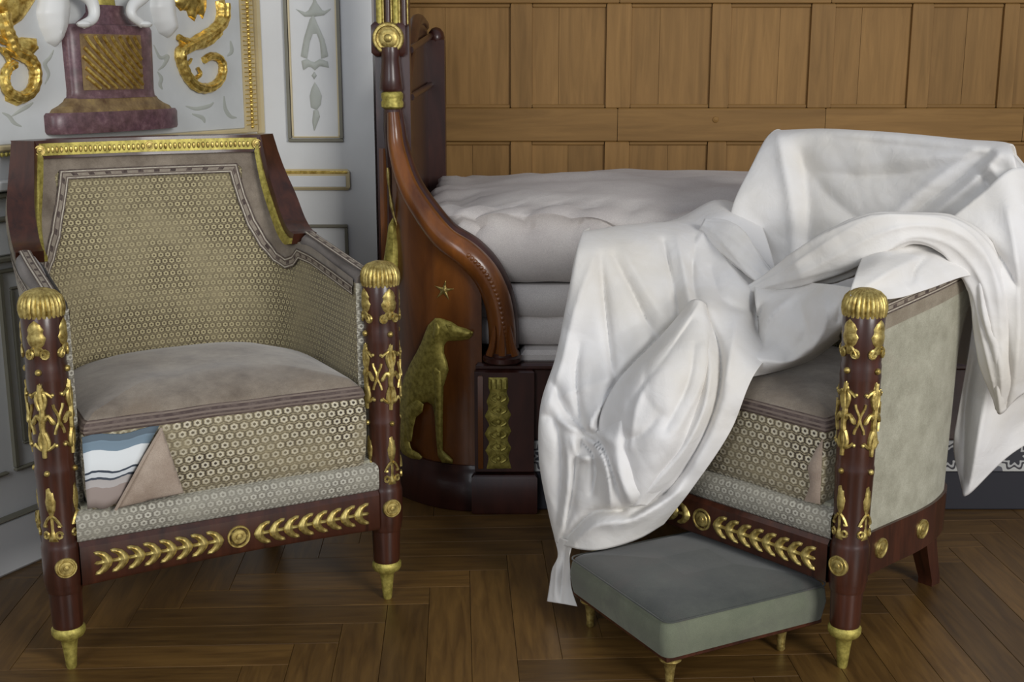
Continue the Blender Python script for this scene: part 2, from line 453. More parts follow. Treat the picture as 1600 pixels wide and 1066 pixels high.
wa(MB(), -1.6, TE, .116, .122, .023, 0).build('baseboard_bead', M['grey_line'], wallA, ang=20)
x0 = tA(9, 600)
def frameA(name, x0, x1, z0, z1, w, out, mat):
    for q in ((x0, x1, z0, z0+w), (x0, x1, z1-w, z1), (x0, x0+w, z0+w, z1-w), (x1-w, x1, z0+w, z1-w)):
        wa(MB(), *q, out).build(name, mat, wallA, ang=20)
frameA('panel_moulding', x0, TE-.06, .21, .64, .008, .01, M['grey_line'])
frameA('panel_moulding', x0+.03, TE-.09, .262, .60, .006, .007, M['grey_line'])
wa(MB(), -1.6, x0-.02, .21, .218, .01).build('panel_moulding', M['grey_line'], wallA, ang=20)
for z, h_, o_, mt in ((.655,.012,.02,'grey_line'), (.668,.07,.012,'white'), (.738,.009,.022,'grey_line'), (.785,.010,.022,'grey_line'), (.80,.02,.03,'white')):
    wa(MB(), -1.6, TE, z, z+h_, o_).build('dado_moulding', M[mt], wallA, ang=20)
# framed marbled field above the dado
xr = tA(378, 150); zb = zA(395, 207)
wa(MB(), -.22, xr, zb+.012, 2.3, .004).build('marbled_field', M['marble_white'], wallA, ang=20)
def bead_strip(x0, x1, z0, z1, vertical):
    m = MB(); n = int((z1-z0 if vertical else x1-x0)/.011)
    for i in range(n):
        if vertical:
            z = z0+(i+.5)*.011
            m.ball(((x0+x1)/2, -.010, z), .0048, 6); m.box((x0, -.010, z+.0042), (x1, -.002, z+.0062))
        else:
            x = x0+(i+.5)*.011
            m.ball((x, -.010, (z0+z1)/2), .0048, 6)
    return m
xb0, xb1, xg = tA(380), tA(395), tA(404)
wa(MB(), xb0-.004, xb1+.006, zb, 2.3, .007).build('frame_board', M['pale_gold'], wallA, ang=20)
o = bead_strip(xb0, xb1+.002, zb+.01, 1.6, True).build('gilt_beading', M['gold_leaf'], wallA); o['kind'] = 'stuff'
wa(MB(), xb1+.010, xg, zb-.006, 2.3, .016, 0, .005).build('gilt_fillet', M['pale_gold'], wallA, ang=20)
wa(MB(), -.22, xb0, zb, zb+.012, .012, 0).build('frame_sill', M['pale_gold'], wallA, ang=20)
o = bead_strip(-.1, xb0, zb-.012, zb, False).build('gilt_beading', M['old_gilt'], wallA); o['kind'] = 'stuff'

# pilaster that faces the room beside the bed
YP = 3.273; XP0 = -.66; XP1 = -.358
pil = struct(MB().bbox((XP0, YP, 0), (XP1, YP+.75, 2.7), .003).build('trim_1', M['white'], ang=20))
def px_(x, zc=3.215): return (x-800)/F*zc
def frameP(name, x0, x1, z0, z1, w, out, mat):
    for q in ((x0, x1, z0, z0+w), (x0, x1, z1-w, z1), (x0, x0+w, z0+w, z1-w), (x1-w, x1, z0+w, z1-w)):
        MB().bbox((q[0], YP-out, q[2]), (q[1], YP+.001, q[3]), .002).build(name, mat, pil, ang=20)
frameP('panel_moulding', px_(449), px_(535), .852, 2.2, .008, .010, M['grey_line'])
frameP('panel_bead', px_(455), px_(530), .862, 2.19, .004, .006, M['pale_gold'])
frameP('panel_moulding', px_(440,3.25), px_(541,3.25), .16, .636, .008, .010, M['grey_line'])
MB().bbox((px_(432,3.24), YP-.014, .727), (px_(546,3.24), YP+.001, .782), .009).build('gilt_tablet', M['pale_gold'], pil, ang=30)
MB().bbox((px_(436,3.24), YP-.017, .770), (px_(543,3.24), YP-.010, .778), .003).build('tablet_fillet', M['gold_leaf'], pil, ang=30)
MB().bbox((px_(438,3.24), YP-.016, .736), (px_(540,3.24), YP-.012, .765), .001).build('tablet_face', M['white'], pil, ang=30)
MB().bbox((XP0, YP-.02, 0), (XP1, YP+.001, .118), .006).build('baseboard', M['white'], pil, ang=20)
def pm(x, y, h): q = P(x, y, YP); return (q.x, YP-.0012-h, q.z)
def motif(name, polys, mat, fmap, parent, h=.003, n=18):
    m = MB()
    for p in polys: m.inflate(p, fmap, h, n)
    return m.build(name, mat, parent)
motif('painted_festoon', [[(484,30),(490,22),(495,35),(507,62),(513,88),(502,92),(500,66),(492,44),(484,66),(480,92),(470,88),(475,60)],
   [(471,95),(480,92),(490,98),(500,92),(512,96),(514,106),(500,103),(492,110),(484,103),(474,110)]], M['motif'], pm, pil)
motif('painted_leaf_drop', [[(491,112),(495,118),(491,124),(487,118)],
   [(492,128),(498,138),(503,150),(501,164),(495,172),(486,168),(484,150),(487,138)], [(490,172),(497,172),(500,182),(494,198),(491,206),(488,190)]], M['motif'], pm, pil)
motif('painted_ribbon', [[(462,14),(480,20),(489,4),(491,-10),(495,4),(505,18),(520,12),(506,24),(491,26),(476,26)]], M['motif'], pm, pil)

# painted arabesques on the marbled field (flat paint, a hair proud)
def am(out):
    def f(x, y, h):
        t = tA(x, y, out); z = zA(x, y, out); return (t, -out-h, z)
    return f
def curvepoly(pts, w):
    pts = spline([(x, y, 0) for x, y in pts], 6); L = []; R = []
    for i, p in enumerate(pts):
        d = pts[min(i+1, len(pts)-1)]-pts[max(i-1, 0)]; d.normalize(); k = w*math.sin(PI*(i+.6)/(len(pts)+.4))+.6
        L.append((p.x-d.y*k, p.y+d.x*k)); R.append((p.x+d.y*k, p.y-d.x*k))
    return L+R[::-1]
for pl in ([[(240,70),(250,90),(262,88),(256,102),(247,110)], [(246,112),(252,122),(250,132),(254,140)], [(84,78),(78,90),(70,100),(76,116),(70,132)]],
           [[(3,176),(14,182),(22,192),(34,198)], [(18,182),(30,174),(44,166),(52,160)]],
           [[(355,88),(362,80),(360,64)], [(350,150),(352,170),(360,182),(370,184)], [(290,166),(306,170),(326,166),(334,160)], [(300,178),(316,184),(320,192)]]):
    motif('painted_arabesque', [curvepoly(q, 2.6) for q in pl], M['motif'], am(.004), wallA, .001, 24)

# ------------------------------------------------------------------ relief pedestal and its gilt scrolls
root = empty('pedestal_relief', A0); root.rotation_euler = wallA.rotation_euler
tag(root, 'purple marbled pedestal relief with twisted gilt flutes on the white wall above the left armchair', 'relief')
tc = tA(186, 150, .03); zz = lambda y: zA(183, y, .035)
pxm = (tA(237,120,.03)-tA(97,120,.03))/140.0*.96      # metres along the wall per photo pixel here
def half(prof, depth, seg=28):
    depth *= .7
    """half-round body against the wall: (halfwidth px, y px)"""
    m = MB(); rows = []
    for (hw, y) in prof:
        a = hw*pxm; rows.append([(tc-a*math.cos(PI*i/seg), -.004-depth*hw/70*math.sin(PI*i/seg)**.6, zz(y)) for i in range(seg+1)])
    m.grid(rows)
    for r in (rows[0], rows[-1]): m.add(r, [tuple(range(len(r)))] )
    return m
half([(104,205),(106,201),(106,177),(103,173)], .05).build('plinth', M['porphyry'], root)
half([(98,174),(94,168),(84,163),(76,157),(73,152)], .05).build('flared_moulding', M['brown'], root)
half([(73,153),(70,150),(69,140),(70,100),(71,46),(68,40),(50,38)], .052).build('body', M['porphyry'], root)
half([(50,50),(52,44),(46,36),(36,28),(30,20),(30,8)], .05).build('shoulder', M['porphyry'], root)
half([(15,16),(16,10),(14,-12)], .09).build('gilt_basket', M['old_gilt'], root)
def bodymap(x, y, h):
    k = max(-.98, min(.98, (x-179)/70)); a = math.acos(-k)
    return (tc-70*pxm*math.cos(a), -.004-.0364*math.sin(a)**.6-h, zz(y))
# flutes: each twisted rib on its own
for i in range(13):
    pts = []
    for j in range(19):
        s_ = j/18; y = 57+80*s_; x = 66+i*12.6+66*(s_**1.25)
        if 124 <= x <= 217: pts.append(bodymap(x, y, .002))
    if len(pts) > 3: MB().tube(pts, .0042, 6).build('gilt_flute', M['gold_leaf'], root)
m = MB(); m.grid([[bodymap(122+96*i/14, 54+86*j, -.0 if False else .0008) for i in range(15)] for j in (0,1)])
m.build('fluted_panel', M['brown'], root)
for fx, pts in ((1, [(118,-18,.04),(140,-2,.052),(147,16,.056),(144,30,.058),(130,38,.062)]), (-1, [(232,-16,.04),(222,-4,.052),(207,10,.056),(206,24,.06),(222,38,.062)])):
    q = []; 
    for x, y, o_ in spline(pts, 5): t = tA(x, y, o_); q.append((t, -o_, zA(x, y, o_)))
    n = len(q); m = MB(); m.tube(q, [.017-.008*(i/n)**.8 for i in range(n)], 10)
    e = q[-1]; m.ball((e[0]-fx*.004, e[1]-.006, e[2]), .011, 8, (1.5,1.3,.7))
    ob = m.build('stucco_leg_relief', M['stucco']); ob.location = A0; ob.rotation_euler = wallA.rotation_euler
    tag(ob, 'white stucco leg and foot stepping on the %s shoulder of the purple pedestal' % ('left' if fx > 0 else 'right'), 'relief', 'stucco legs on the pedestal')
for sx, pts in (('left', [[(62,-20),(75,-20),(100,-20),(108,10),(104,44),(96,62),(86,74),(72,66),(62,44),(56,20)]]), ('right', [[(238,-20),(268,-20),(272,20),(276,44),(262,60),(248,52),(240,36),(234,10)]])):
    m = MB()
    for p in pts: m.inflate(p, am(.004), .03, 24)
    ob = m.build('stucco_drapery_relief', M['stucco']); ob.location = A0; ob.rotation_euler = wallA.rotation_euler
    tag(ob, 'white stucco drapery hanging %s of the purple pedestal' % sx, 'relief', 'stucco draperies beside the pedestal')
def scroll(name, label, strokes, leaves):
    r = empty(name, A0); r.rotation_euler = wallA.rotation_euler
    tag(r, label, 'gilt ornament', 'gilded scrolls on the white wall')
    for pts, w0, w1 in strokes:
        q = []
        for v in spline([(x, y, 0) for x, y in pts], 7): q.append(am(.006)(v.x, v.y, .006))
        n = len(q); rs = [(w0+(w1-w0)*i/n)*(1+.05*math.sin(i*1.5)) for i in range(n)]
        MB().tube(q, rs, 8).build('scroll', M['gold_leaf'], r)
        q2 = [(a, b-rs[i]*.8, c+rs[i]*.2) for i, (a, b, c) in enumerate(q)]
        MB().tube(q2, [k*.35 for k in rs], 6).build('scroll_rib', M['gold_leaf'], r)
    for p in leaves: MB().inflate(p, am(.004), .018, 20).build('acanthus_leaf', M['gold_leaf'], r)
scroll('gilt_scroll', 'gilded acanthus scroll on the white wall right of the purple pedestal',
  [([(346,8),(345,30),(332,48),(310,62),(290,74),(279,82),(281,98),(288,116),(300,132),(316,138),(332,134),(343,120),(345,102),(338,90),(326,88),(316,94)], .018, .009),
   ([(276,58),(290,66),(306,70),(322,64),(338,48)], .008, .015), ([(300,124),(310,116),(306,106)], .006, .004), ([(282,104),(292,98),(296,92)], .006,.003)],
  [[(272,-20),(322,-20),(322,12),(316,30),(308,18),(304,34),(294,26),(290,14),(282,18),(270,4)], [(278,62),(292,58),(300,66),(290,76),(280,72)], [(336,2),(348,-2),(350,18),(344,34),(334,40),(338,20)]])
scroll('gilt_scroll', 'gilded acanthus scroll left of the purple pedestal, cut by the picture edge',
  [([(0,20),(6,46),(14,64),(22,80),(40,90),(50,104),(52,124),(46,142),(32,152),(16,148),(6,136),(4,120),(10,106),(20,100)], .016, .010),
   ([(0,78),(20,86),(40,84),(54,74)], .007, .005), ([(40,86),(50,92),(58,102)], .005,.003), ([(12,96),(6,86),(-6,74)],.006,.004), ([(-10,56),(4,66),(14,62)],.007,.005)],
  [[(-12,-20),(56,-20),(54,2),(44,18),(34,32),(22,40),(10,38),(2,22),(-12,10)], [(10,62),(34,58),(56,60),(58,76),(48,90),(30,94),(14,88)], [(6,140),(26,148),(46,142),(44,158),(26,166),(8,158)]])

# ------------------------------------------------------------------ armchairs
def rev(m, prof, seg=28): return m.lathe(prof, seg=seg)
U = .69
plan_sq = spline([(0,.470,0),(.12,.470,0),(.205,.464,0),(.246,.440,0),(.261,.385,0),(.262,.28,0),(.262,.15,0),(.262,.015,0)], 10)
plan_rd = spline([(0,.455,0),(.10,.448,0),(.175,.425,0),(.228,.38,0),(.252,.31,0),(.262,.23,0),(.262,.13,0),(.262,.015,0)], 10)
def arcl(pl):
    a = [0]
    for i in range(1, len(pl)): a.append(a[-1]+(pl[i]-pl[i-1]).length)
    return a
al_s, al_r = arcl(plan_sq), arcl(plan_rd)
def at_arc(pl, al, f):
    d = f*al[-1]; i = int(np.searchsorted(al, d, 'right'))-1; i = max(0, min(i, len(pl)-2))
    t = (d-al[i])/(al[i+1]-al[i]); return pl[i].lerp(pl[i+1], t)
def plan(u, z):
    f = min(1, abs(u)/U); a = at_arc(plan_sq, al_s, f); b = at_arc(plan_rd, al_r, f)
    w_ = max(0, min(1, (z-.5)/.28)); w_ = w_*w_*(3-2*w_); p = b.lerp(a, w_)
    back = max(0, 1-f*1.35)
    return Vector((math.copysign(p.x, u) if u else 0, p.y+back*.10*(z-.5), 0))
def surf(u, z, off=0):
    """point on the inside of the shell, off = how far it sinks outwards"""
    p = plan(u, z)
    if off:
        e = .004; a = plan(u-e, z); b = plan(u+e, z); t = b-a; nrm = Vector((t.y, -t.x, 0)); nrm.normalize()
        if nrm.dot(Vector((p.x, p.y-.2, 0))) < 0: nrm = -nrm
        p = p+nrm*off
    return Vector((p.x, p.y, z))
def hh(u):
    a = abs(u)
    if a <= .235: return .885
    if a <= .372: return .694+.191*((.372-a)/.137)**2.1
    return .694-.039*((a-.372)/(U-.372))**.9
def strip(m, A, B, d0, d1, n=1, uvlen=True):
    """solid strip between two unrolled (u,z) lines, from depth d0 to d1"""
    k = len(A); front = []; uv = []; L = 0
    for i in range(k):
        if i: L += math.hypot(A[i][0]-A[i-1][0], A[i][1]-A[i-1][1])
        front.append([surf(A[i][0]+(B[i][0]-A[i][0])*j/n, A[i][1]+(B[i][1]-A[i][1])*j/n, d0) for j in range(n+1)]); uv.append([(L, j/n) for j in range(n+1)])
    m.grid(front, uv)
    if d1 is not None:
        back = [[surf(A[i][0]+(B[i][0]-A[i][0])*j/n, A[i][1]+(B[i][1]-A[i][1])*j/n, d1) for j in range(n+1)] for i in range(k)]
        m.grid(back, flip=True)
        m.grid([[front[i][0] for i in range(k)], [back[i][0] for i in range(k)]])
        m.grid([[front[i][-1] for i in range(k)], [back[i][-1] for i in range(k)]], flip=True)
        for i in (0, k-1): m.grid([front[i], back[i]])
    return m
def sp2(pts, n=5): return [(v.x, v.y) for v in spline([(a, b, 0) for a, b in pts], n)]
fr_out = [(.378,.703),(.350,.708),(.320,.728),(.293,.764),(.270,.808),(.256,.855),(.247,.902)]
fr_in  = [(.362,.680),(.334,.676),(.305,.690),(.276,.722),(.250,.768),(.234,.818),(.226,.866)]
tr_out = [(0,.842),(.186,.842),(.191,.815),(.200,.775),(.220,.722),(.246,.682),(.276,.655),(.308,.646),(.338,.654),(.366,.672),(.44,.668),(.56,.655),(.68,.640)]
tr_in  = [(0,.822),(.168,.822),(.173,.798),(.182,.762),(.200,.708),(.228,.664),(.264,.634),(.306,.622),(.346,.632),(.374,.650),(.44,.648),(.56,.634),(.68,.620)]
def mir(p): return [(-a, b) for a, b in p]

POST = [(.030,.150),(.032,.158),(.0325,.165),(.034,.170),(.034,.232),(.0325,.238),(.031,.244),(.031,.30),(.0325,.36),(.0335,.368),(.0335,.376),(.032,.382),(.0325,.40),(.034,.53),(.0345,.538),(.0335,.545),(.034,.556),(.0325,.562),(.034,.575),(.0350,.64),(.033,.645)]
def prad(z):
    for (r0, z0), (r1, z1) in zip(POST, POST[1:]):
        if z0 <= z <= z1: return r0+(r1-r0)*(z-z0)/max(1e-9, z1-z0)
    return .033
def make_post(chair, side, phase):
    post = MB().lathe([(.0245,.078),(.026,.085),(.0265,.09),(.028,.149)]+POST, seg=32).build('front_leg', M['mahogany'], chair, ang=30)
    post.location = (side*.305, 0, 0); post.rotation_euler = (0,0,phase)
    MB().lathe([(.0325,.640),(.0335,.645),(.0345,.652),(.034,.662),(.0305,.673),(.023,.681),(.011,.686),(.002,.687)], seg=104, flute=26, fa=.11).build('fluted_cap', M['gilt'], post, ang=60)
    MB().lathe([(.0075,0),(.009,.004),(.0125,.040),(.0145,.054),(.018,.059),(.026,.064),(.029,.070),(.029,.078),(.025,.083),(.0262,.088)], seg=28).build('brass_foot', M['old_gilt'], post, ang=50)
    def cyl(a0):
        def f(x, z, h): r = prad(z)+.0003+h; a = a0-PI/2+x/prad(z); return (r*math.cos(a), r*math.sin(a), z)
        return f
    lm = MB(); sm = MB(); pm_ = MB(); bd = MB()
    for k in range(4):
        f = cyl(k*PI/2)
        # palmette leaf with two curled stems below
        lm.inflate([(0,.638),(.009,.631),(.014,.622),(.012,.616),(.017,.608),(.013,.597),(.006,.590),(.004,.578),(-.004,.578),(-.006,.590),(-.013,.597),(-.017,.608),(-.012,.616),(-.014,.622),(-.009,.631)], f, .0045, 18)
        for s_ in (-1, 1):
            lm.tube([f(s_*(.004+.010*math.sin(t*2.6)), .588-.012*t+.004*math.cos(t*5), .001) for t in [i/9 for i in range(10)]], .0028, 5)
            lm.tube([f(s_*(.0125+.006*math.cos(q)), .580+.007*math.sin(q), .001) for q in [i*.7 for i in range(10)]], .0026, 5)
        # tall arabesque
        sm.tube([f(.0012*math.sin(z*120), z, .001) for z in [.402+.0085*i for i in range(16)]], [.0056-.0016*abs(i-8)/8 for i in range(16)], 6)
        sm.inflate([(0,.532),(.006,.520),(.004,.508),(-.004,.508),(-.006,.520)], f, .004, 12)
        for s_ in (-1, 1):
            for zc, rr, ph, sg in ((.508,.011,-1.2,1), (.424,.011,1.2,-1)):
                pts = [f(s_*(.002+.008*(1-math.cos(t*2.2))+.004*math.sin(t*7)), zc-sg*.022+sg*.030*math.sin(t*2.4), .0012) for t in [i/11 for i in range(12)]]
                sm.tube(pts, [.0044-.0018*i/11 for i in range(12)], 6)
                sm.ball(f(s_*.0185, zc+sg*.002, .001), .0036, 6)
            sm.tube([f(s_*(.003+.017*t), .468+.007*math.sin(t*5), .001) for t in [i/8 for i in range(9)]], [.0044,.0048,.0038,.0034,.0036,.0042,.0048,.0042,.0026], 6)
            sm.tube([f(s_*(.022-.004*math.cos(t*PI*2)), .442+.052*t, .0008) for t in [i/8 for i in range(9)]], .0026, 5)
        sm.inflate([(.0065*math.cos(q)*(1+.2*math.cos(6*q)), .468+.0065*math.sin(q)*(1+.2*math.cos(6*q))) for q in [i*PI/10 for i in range(20)]], f, .0055, 12)
        # plume below
        pm_.inflate([(0,.352),(.003,.338),(.0055,.345),(.007,.330),(.0095,.322),(.007,.306),(.003,.298),(.0026,.27),(.0055,.262),(.0085,.250),(-.0085,.250),(-.0055,.262),(-.0026,.27),(-.003,.298),(-.007,.306),(-.0095,.322),(-.007,.330),(-.0055,.345),(-.003,.338)], f, .004, 24)
        for s_ in (-1, 1):
            pm_.tube([f(s_*(.002+.012*math.sin(t*2.5)), .292-.018*t+.004*math.cos(t*6), .001) for t in [i/8 for i in range(9)]], .0028, 5)
            pm_.tube([f(s_*(.011+.0045*math.cos(q)), .262+.0055*math.sin(q), .001) for q in [i*.75 for i in range(9)]], .0026, 5)
        for zb_, rb_ in ((.550,.0058),(.374,.0052)):
            MB().ball(f(0, zb_, .001), rb_, 8).build('gilt_bead', M['gilt'], post)
    lm.build('leaf_mount', M['gilt'], post); sm.build('arabesque_mount', M['gilt'], post)
    pm_.build('plume_mount', M['gilt'], post)
    # roundel on the block faces forward
    q = roundel(.0185); q.parent = post; a = -PI/2-phase
    q.location = (.033*math.cos(a), .033*math.sin(a), .202); q.rotation_euler = (PI/2, 0, a+PI/2)
    return post
def roundel(r):
    m = MB().lathe([(r,-.004),(r,.0015),(r*.95,.003),(r*.84,.003),(r*.78,.001),(r*.64,.001),(r*.58,.003),(r*.3,.0035),(r*.26,.005),(.0005,.006)], seg=24)
    return m.build('roundel', M['gilt'])
LEAF = [(.021,0),(.017,.008),(.008,.0165),(-.004,.0205),(-.012,.0195),(-.010,.0145),(-.003,.011),(.001,.006),(.002,.003),(-.008,.0035),(-.012,0),(-.008,-.0035),(.002,-.003),(.001,-.006),(-.003,-.011),(-.010,-.0145),(-.012,-.0195),(-.004,-.0205),(.008,-.0165),(.017,-.008)]
def make_chair(loc, rz, label, phases, torn):
    ch = empty('armchair', loc, rz); tag(ch, label, 'armchair', 'pair of gilt-mounted armchairs')
    for side, ph in zip((-1, 1), phases): make_post(ch, side, ph)
    # inner shell
    m = MB(); rows = []; uvs = []; NU = 92; NV = 22
    for j in range(NV+1):
        r = []; q = []
        for i in range(NU+1):
            u = -U+2*U*i/NU; z = .27+(hh(u)-.012-.27)*j/NV; r.append(surf(u, z)); q.append((u, z))
        rows.append(r); uvs.append(q)
    m.grid(rows, uvs)
    m.build('patterned_lining', M['pattern'], ch, ang=80)
    # outer shell and its top closing face
    m = MB(); rows = []; T = .042
    for j in range(NV+1):
        rows.append([surf(-U+2*U*i/NU, .235+(hh(-U+2*U*i/NU)-.055-.235)*j/NV, T) for i in range(NU+1)])
    m.grid(rows, flip=True); m.build('outer_cover', M['linen'], ch, ang=80)
    m = MB(); rows = []
    for j in range(4):
        rows.append([surf(-U+2*U*i/NU, hh(-U+2*U*i/NU)-.056+.044*j/3, T+.001) for i in range(NU+1)])
    rows.append([surf(-U+2*U*i/NU, hh(-U+2*U*i/NU)-.004, T*.5) for i in range(NU+1)])
    rows.append([surf(-U+2*U*i/NU, hh(-U+2*U*i/NU)-.012, 0) for i in range(NU+1)])
    m.grid(rows, flip=True); m.build('outer_border', M['linen_brown'], ch, ang=80)
    # arm front strips, arm rolls
    for s_ in (-1, 1):
        m = MB(); a0, a1 = sorted((s_*.260, s_*.304)); rows = []; uvs = []
        for j in range(12):
            z = .27+.375*j/11; rows.append([(a0+(a1-a0)*i/4, .013-.006*math.sin(PI*i/4), z) for i in range(5)]); uvs.append([((a1-a0)*i/4, z) for i in range(5)])
        m.grid(rows, uvs); m.build('arm_front', M['pattern_band'], ch)
        pts = [surf(s_*(.375+(U-.375)*i/14), hh(.375+(U-.375)*i/14)-.010, T*.5) for i in range(15)]
        MB().tube(pts, [.019+.003*math.sin(i/2) for i in range(15)], 12).build('arm_roll', M['velvet_dark'], ch)
        A = [(s_*(.375+(U-.375)*i/12), hh(.375+(U-.375)*i/12)-.0) for i in range(13)]; m = MB(); rows = []; uvs = []
        for i, (u, z) in enumerate(A):
            rows.append([surf(u, z+.0115, T*.5-.011), surf(u, z+.0135, T*.5), surf(u, z+.0115, T*.5+.011)]); uvs.append([(i*.022, k/2) for k in range(3)])
        m.grid(rows, uvs); m.build('arm_trim', M['trim'], ch)
        # outer trim under the arm
        m = MB(); A = [(s_*(.30+(U-.30)*i/16), hh(.30+(U-.30)*i/16)-.030) for i in range(17)]; B = [(a, b+.020) for a, b in A]
        strip(m, A, B, T+.002, None, 2).build('outer_trim', M['trim'], ch)
    # velvet border, trim
    o1 = sp2([(0,.868),(.10,.868),(.226,.868),(.236,.818),(.252,.768),(.278,.722),(.307,.690),(.336,.676),(.364,.680),(.44,.684),(.56,.668),(.68,.652)], 4)
    o2 = sp2([(0,.838),(.10,.838),(.188,.838),(.194,.800),(.206,.752),(.228,.702),(.258,.664),(.304,.642),(.350,.660),(.44,.664),(.56,.652),(.68,.636)], 4)
    A = mir(o1[::-1])+o1[1:]; B = mir(o2[::-1])+o2[1:]
    strip(MB(), A, B, -.0025, None, 2).build('velvet_border', M['velvet'], ch, ang=80)
    def lin2(p):
        out = []
        for i in range(len(p)-1):
            for k in range(5): out.append((p[i][0]+(p[i+1][0]-p[i][0])*k/5, p[i][1]+(p[i+1][1]-p[i][1])*k/5))
        return out+[p[-1]]
    a_ = lin2(tr_out); b_ = lin2(tr_in)
    strip(MB(), mir(a_[::-1])+a_[1:], mir(b_[::-1])+b_[1:], -.005, None, 2).build('woven_trim', M['trim'], ch, ang=80)
    # wooden back frame: top rail and two sweeping stiles
    A = [(-.247+.494*i/16, .902) for i in range(17)]; B = [(-.226+.452*i/16, .866) for i in range(17)]
    strip(MB(), A, B, -.014, .040).build('crest_rail', M['mahogany'], ch, ang=30)
    A = [(-.236+.472*i/16, .896) for i in range(17)]; B = [(-.226+.452*i/16, .872) for i in range(17)]
    gs = strip(MB(), A, B, -.017, -.012).build('gilt_band', M['old_gilt'], ch, ang=30)
    m = MB()
    for i in range(44):
        u = -.212+.424*i/43
        if abs(u) < .014 : continue
        p = surf(u, .883, -.0175); s_ = 1 if u < 0 else -1
        m.ball(p, .0046, 6, (.8,.6,1.5))
    o = m.build('gilt_husks', M['gilt'], ch); o['kind'] = 'stuff'
    for u in (0, -.234, .234):
        p = surf(u, .883, -.016); q = roundel(.0105); q.name = 'rosette'; q.parent = ch; q.location = p; q.rotation_euler = (PI/2,0,0)
    for s_ in (-1, 1):
        a = [(s_*x, z) for x, z in sp2(fr_out, 4)]; b = [(s_*x, z) for x, z in sp2(fr_in, 4)]
        if s_ < 0: a, b = a[::-1], b[::-1]
        strip(MB(), a, b, -.013, .038, 1).build('back_stile', M['mahogany'], ch, ang=30)
        c1 = [(x+(X-x)*.42, z+(Z-z)*.42) for (x, z), (X, Z) in zip(a, b)]; c2 = [(x+(X-x)*.95, z+(Z-z)*.95) for (x, z), (X, Z) in zip(a, b)]
        strip(MB(), c1, c2, -.019, -.010, 1).build('gilt_band', M['old_gilt'], ch, ang=30)
    # seat rail, band, chevrons
    rail = MB(); rows = []
    for i in range(21):
        x = -.28+.56*i/20; dz = .006*(1-(x/.28)**2)
        rows.append([(x,-.026,.160+dz),(x,-.030,.166+dz),(x,-.030,.232),(x,-.024,.240),(x,.03,.240),(x,.03,.160+dz),(x,-.026,.160+dz)])
    rail.grid(rows); rail = rail.build('seat_rail', M['mahogany'], ch, ang=35)
    proto = MB().inflate(LEAF, lambda x, y, h: (x, -h, y), .007, 22).build('gilt_leaf', M['gilt'], rail)
    first_ = True
    for s_ in (-1, 1):
        for k in range(8):
            o = proto if first_ else proto.copy()
            if not first_: C.objects.link(o)
            first_ = False; o.parent = rail
            o.location = (s_*(.246-.0282*k), -.0305, .199); o.scale = (-1 if s_ > 0 else 1, 1, 1.1)
    q = roundel(.022); q.parent = rail; q.location = (0,-.029,.200); q.rotation_euler = (PI/2,0,0)
    m = MB(); rows = []; uvs = []
    for i in range(25):
        x = -.282+.564*i/24
        rows.append([(x,-.018,.238),(x,-.026,.246),(x,-.027,.266),(x,-.026,.284),(x,-.016,.294),(x,.03,.296)]); uvs.append([(x,.238),(x,.246),(x,.266),(x,.284),(x,.294),(x,.34)])
    m.grid(rows, uvs).build('front_band', M['pattern_band'], ch, ang=60)
    for s_ in (-1, 1):
        m = MB(); A = [(s_*(.18+(U-.20)*i/20), .160) for i in range(21)]; B = [(a, .240) for a, b in A]
        side = strip(m, B, A, -.01, T+.006).build('side_rail', M['mahogany'], ch, ang=35)
        for sv in (.094, .234):
            q = roundel(.019); q.parent = side; q.location = (s_*.3105, sv, .202); q.rotation_euler = (PI/2,0,s_*PI/2)
    m = MB(); A = [(-.2+.4*i/12, .160) for i in range(13)]; B = [(a, .240) for a, b in A]
    strip(m, B, A, -.01, T+.006).build('back_rail', M['mahogany'], ch, ang=35)
    for s_ in (-1, 1):
        pts = spline([(s_*.205,.400,.235),(s_*.208,.410,.16),(s_*.212,.428,.08),(s_*.214,.452,.012)], 6)
        m = MB(); rows = []
        for i, p in enumerate(pts):
            w_ = .024-.009*i/len(pts); rows.append([(p.x-w_, p.y-w_, p.z),(p.x+w_, p.y-w_, p.z),(p.x+w_, p.y+w_, p.z),(p.x-w_, p.y+w_, p.z),(p.x-w_, p.y-w_, p.z)])
        rows.append([(a, b, 0) for a, b, c in rows[-1]])
        m.grid(rows); m.add(rows[-1][:4], [(0,1,2,3)]); m.build('back_leg', M['mahogany'], ch, ang=35)
    # seat base under the cushion
    MB().box((-.27,-.01,.22),(.27,.36,.30)).build('seat_base', M['linen'], ch, smooth=False)
    # cushion outline: straight front, round back
    out = [( -.256+.512*i/30, -.022) for i in range(31)]+[(.259,-.012),(.259,.05),(.259,.12),(.258,.20)]
    out += [(.258*math.cos(a)**.75 if math.cos(a) > 0 else 0, .20+.245*math.sin(a)**.9) for a in [PI/2*i/12 for i in range(1, 13)]]
    out += [(-x, y) for x, y in out[:30:-1][:]][:]
    seen = []; 
    for p in out:
        if not seen or math.hypot(p[0]-seen[-1][0], p[1]-seen[-1][1]) > .001: seen.append(p)
    out = seen; n = len(out); cen = (0,.19)
    def ring(ins, z, puff=0):
        r = []
        for i, (x, y) in enumerate(out):
            dx, dy = cen[0]-x, cen[1]-y; L = math.hypot(dx, dy); r.append((x+dx/L*ins, y+dy/L*ins, z+.003*noise.noise(Vector((x*9, y*9, z*4)))))
        return r+[r[0]]
    arc = [0]
    for i in range(1, n+1): arc.append(arc[-1]+math.hypot(out[i%n][0]-out[i-1][0], out[i%n][1]-out[i-1][1]))
    prof = [(.012,.292),(.004,.298),(-.001,.32),(-.004,.36),(-.004,.40),(-.001,.425),(.002,.434)]
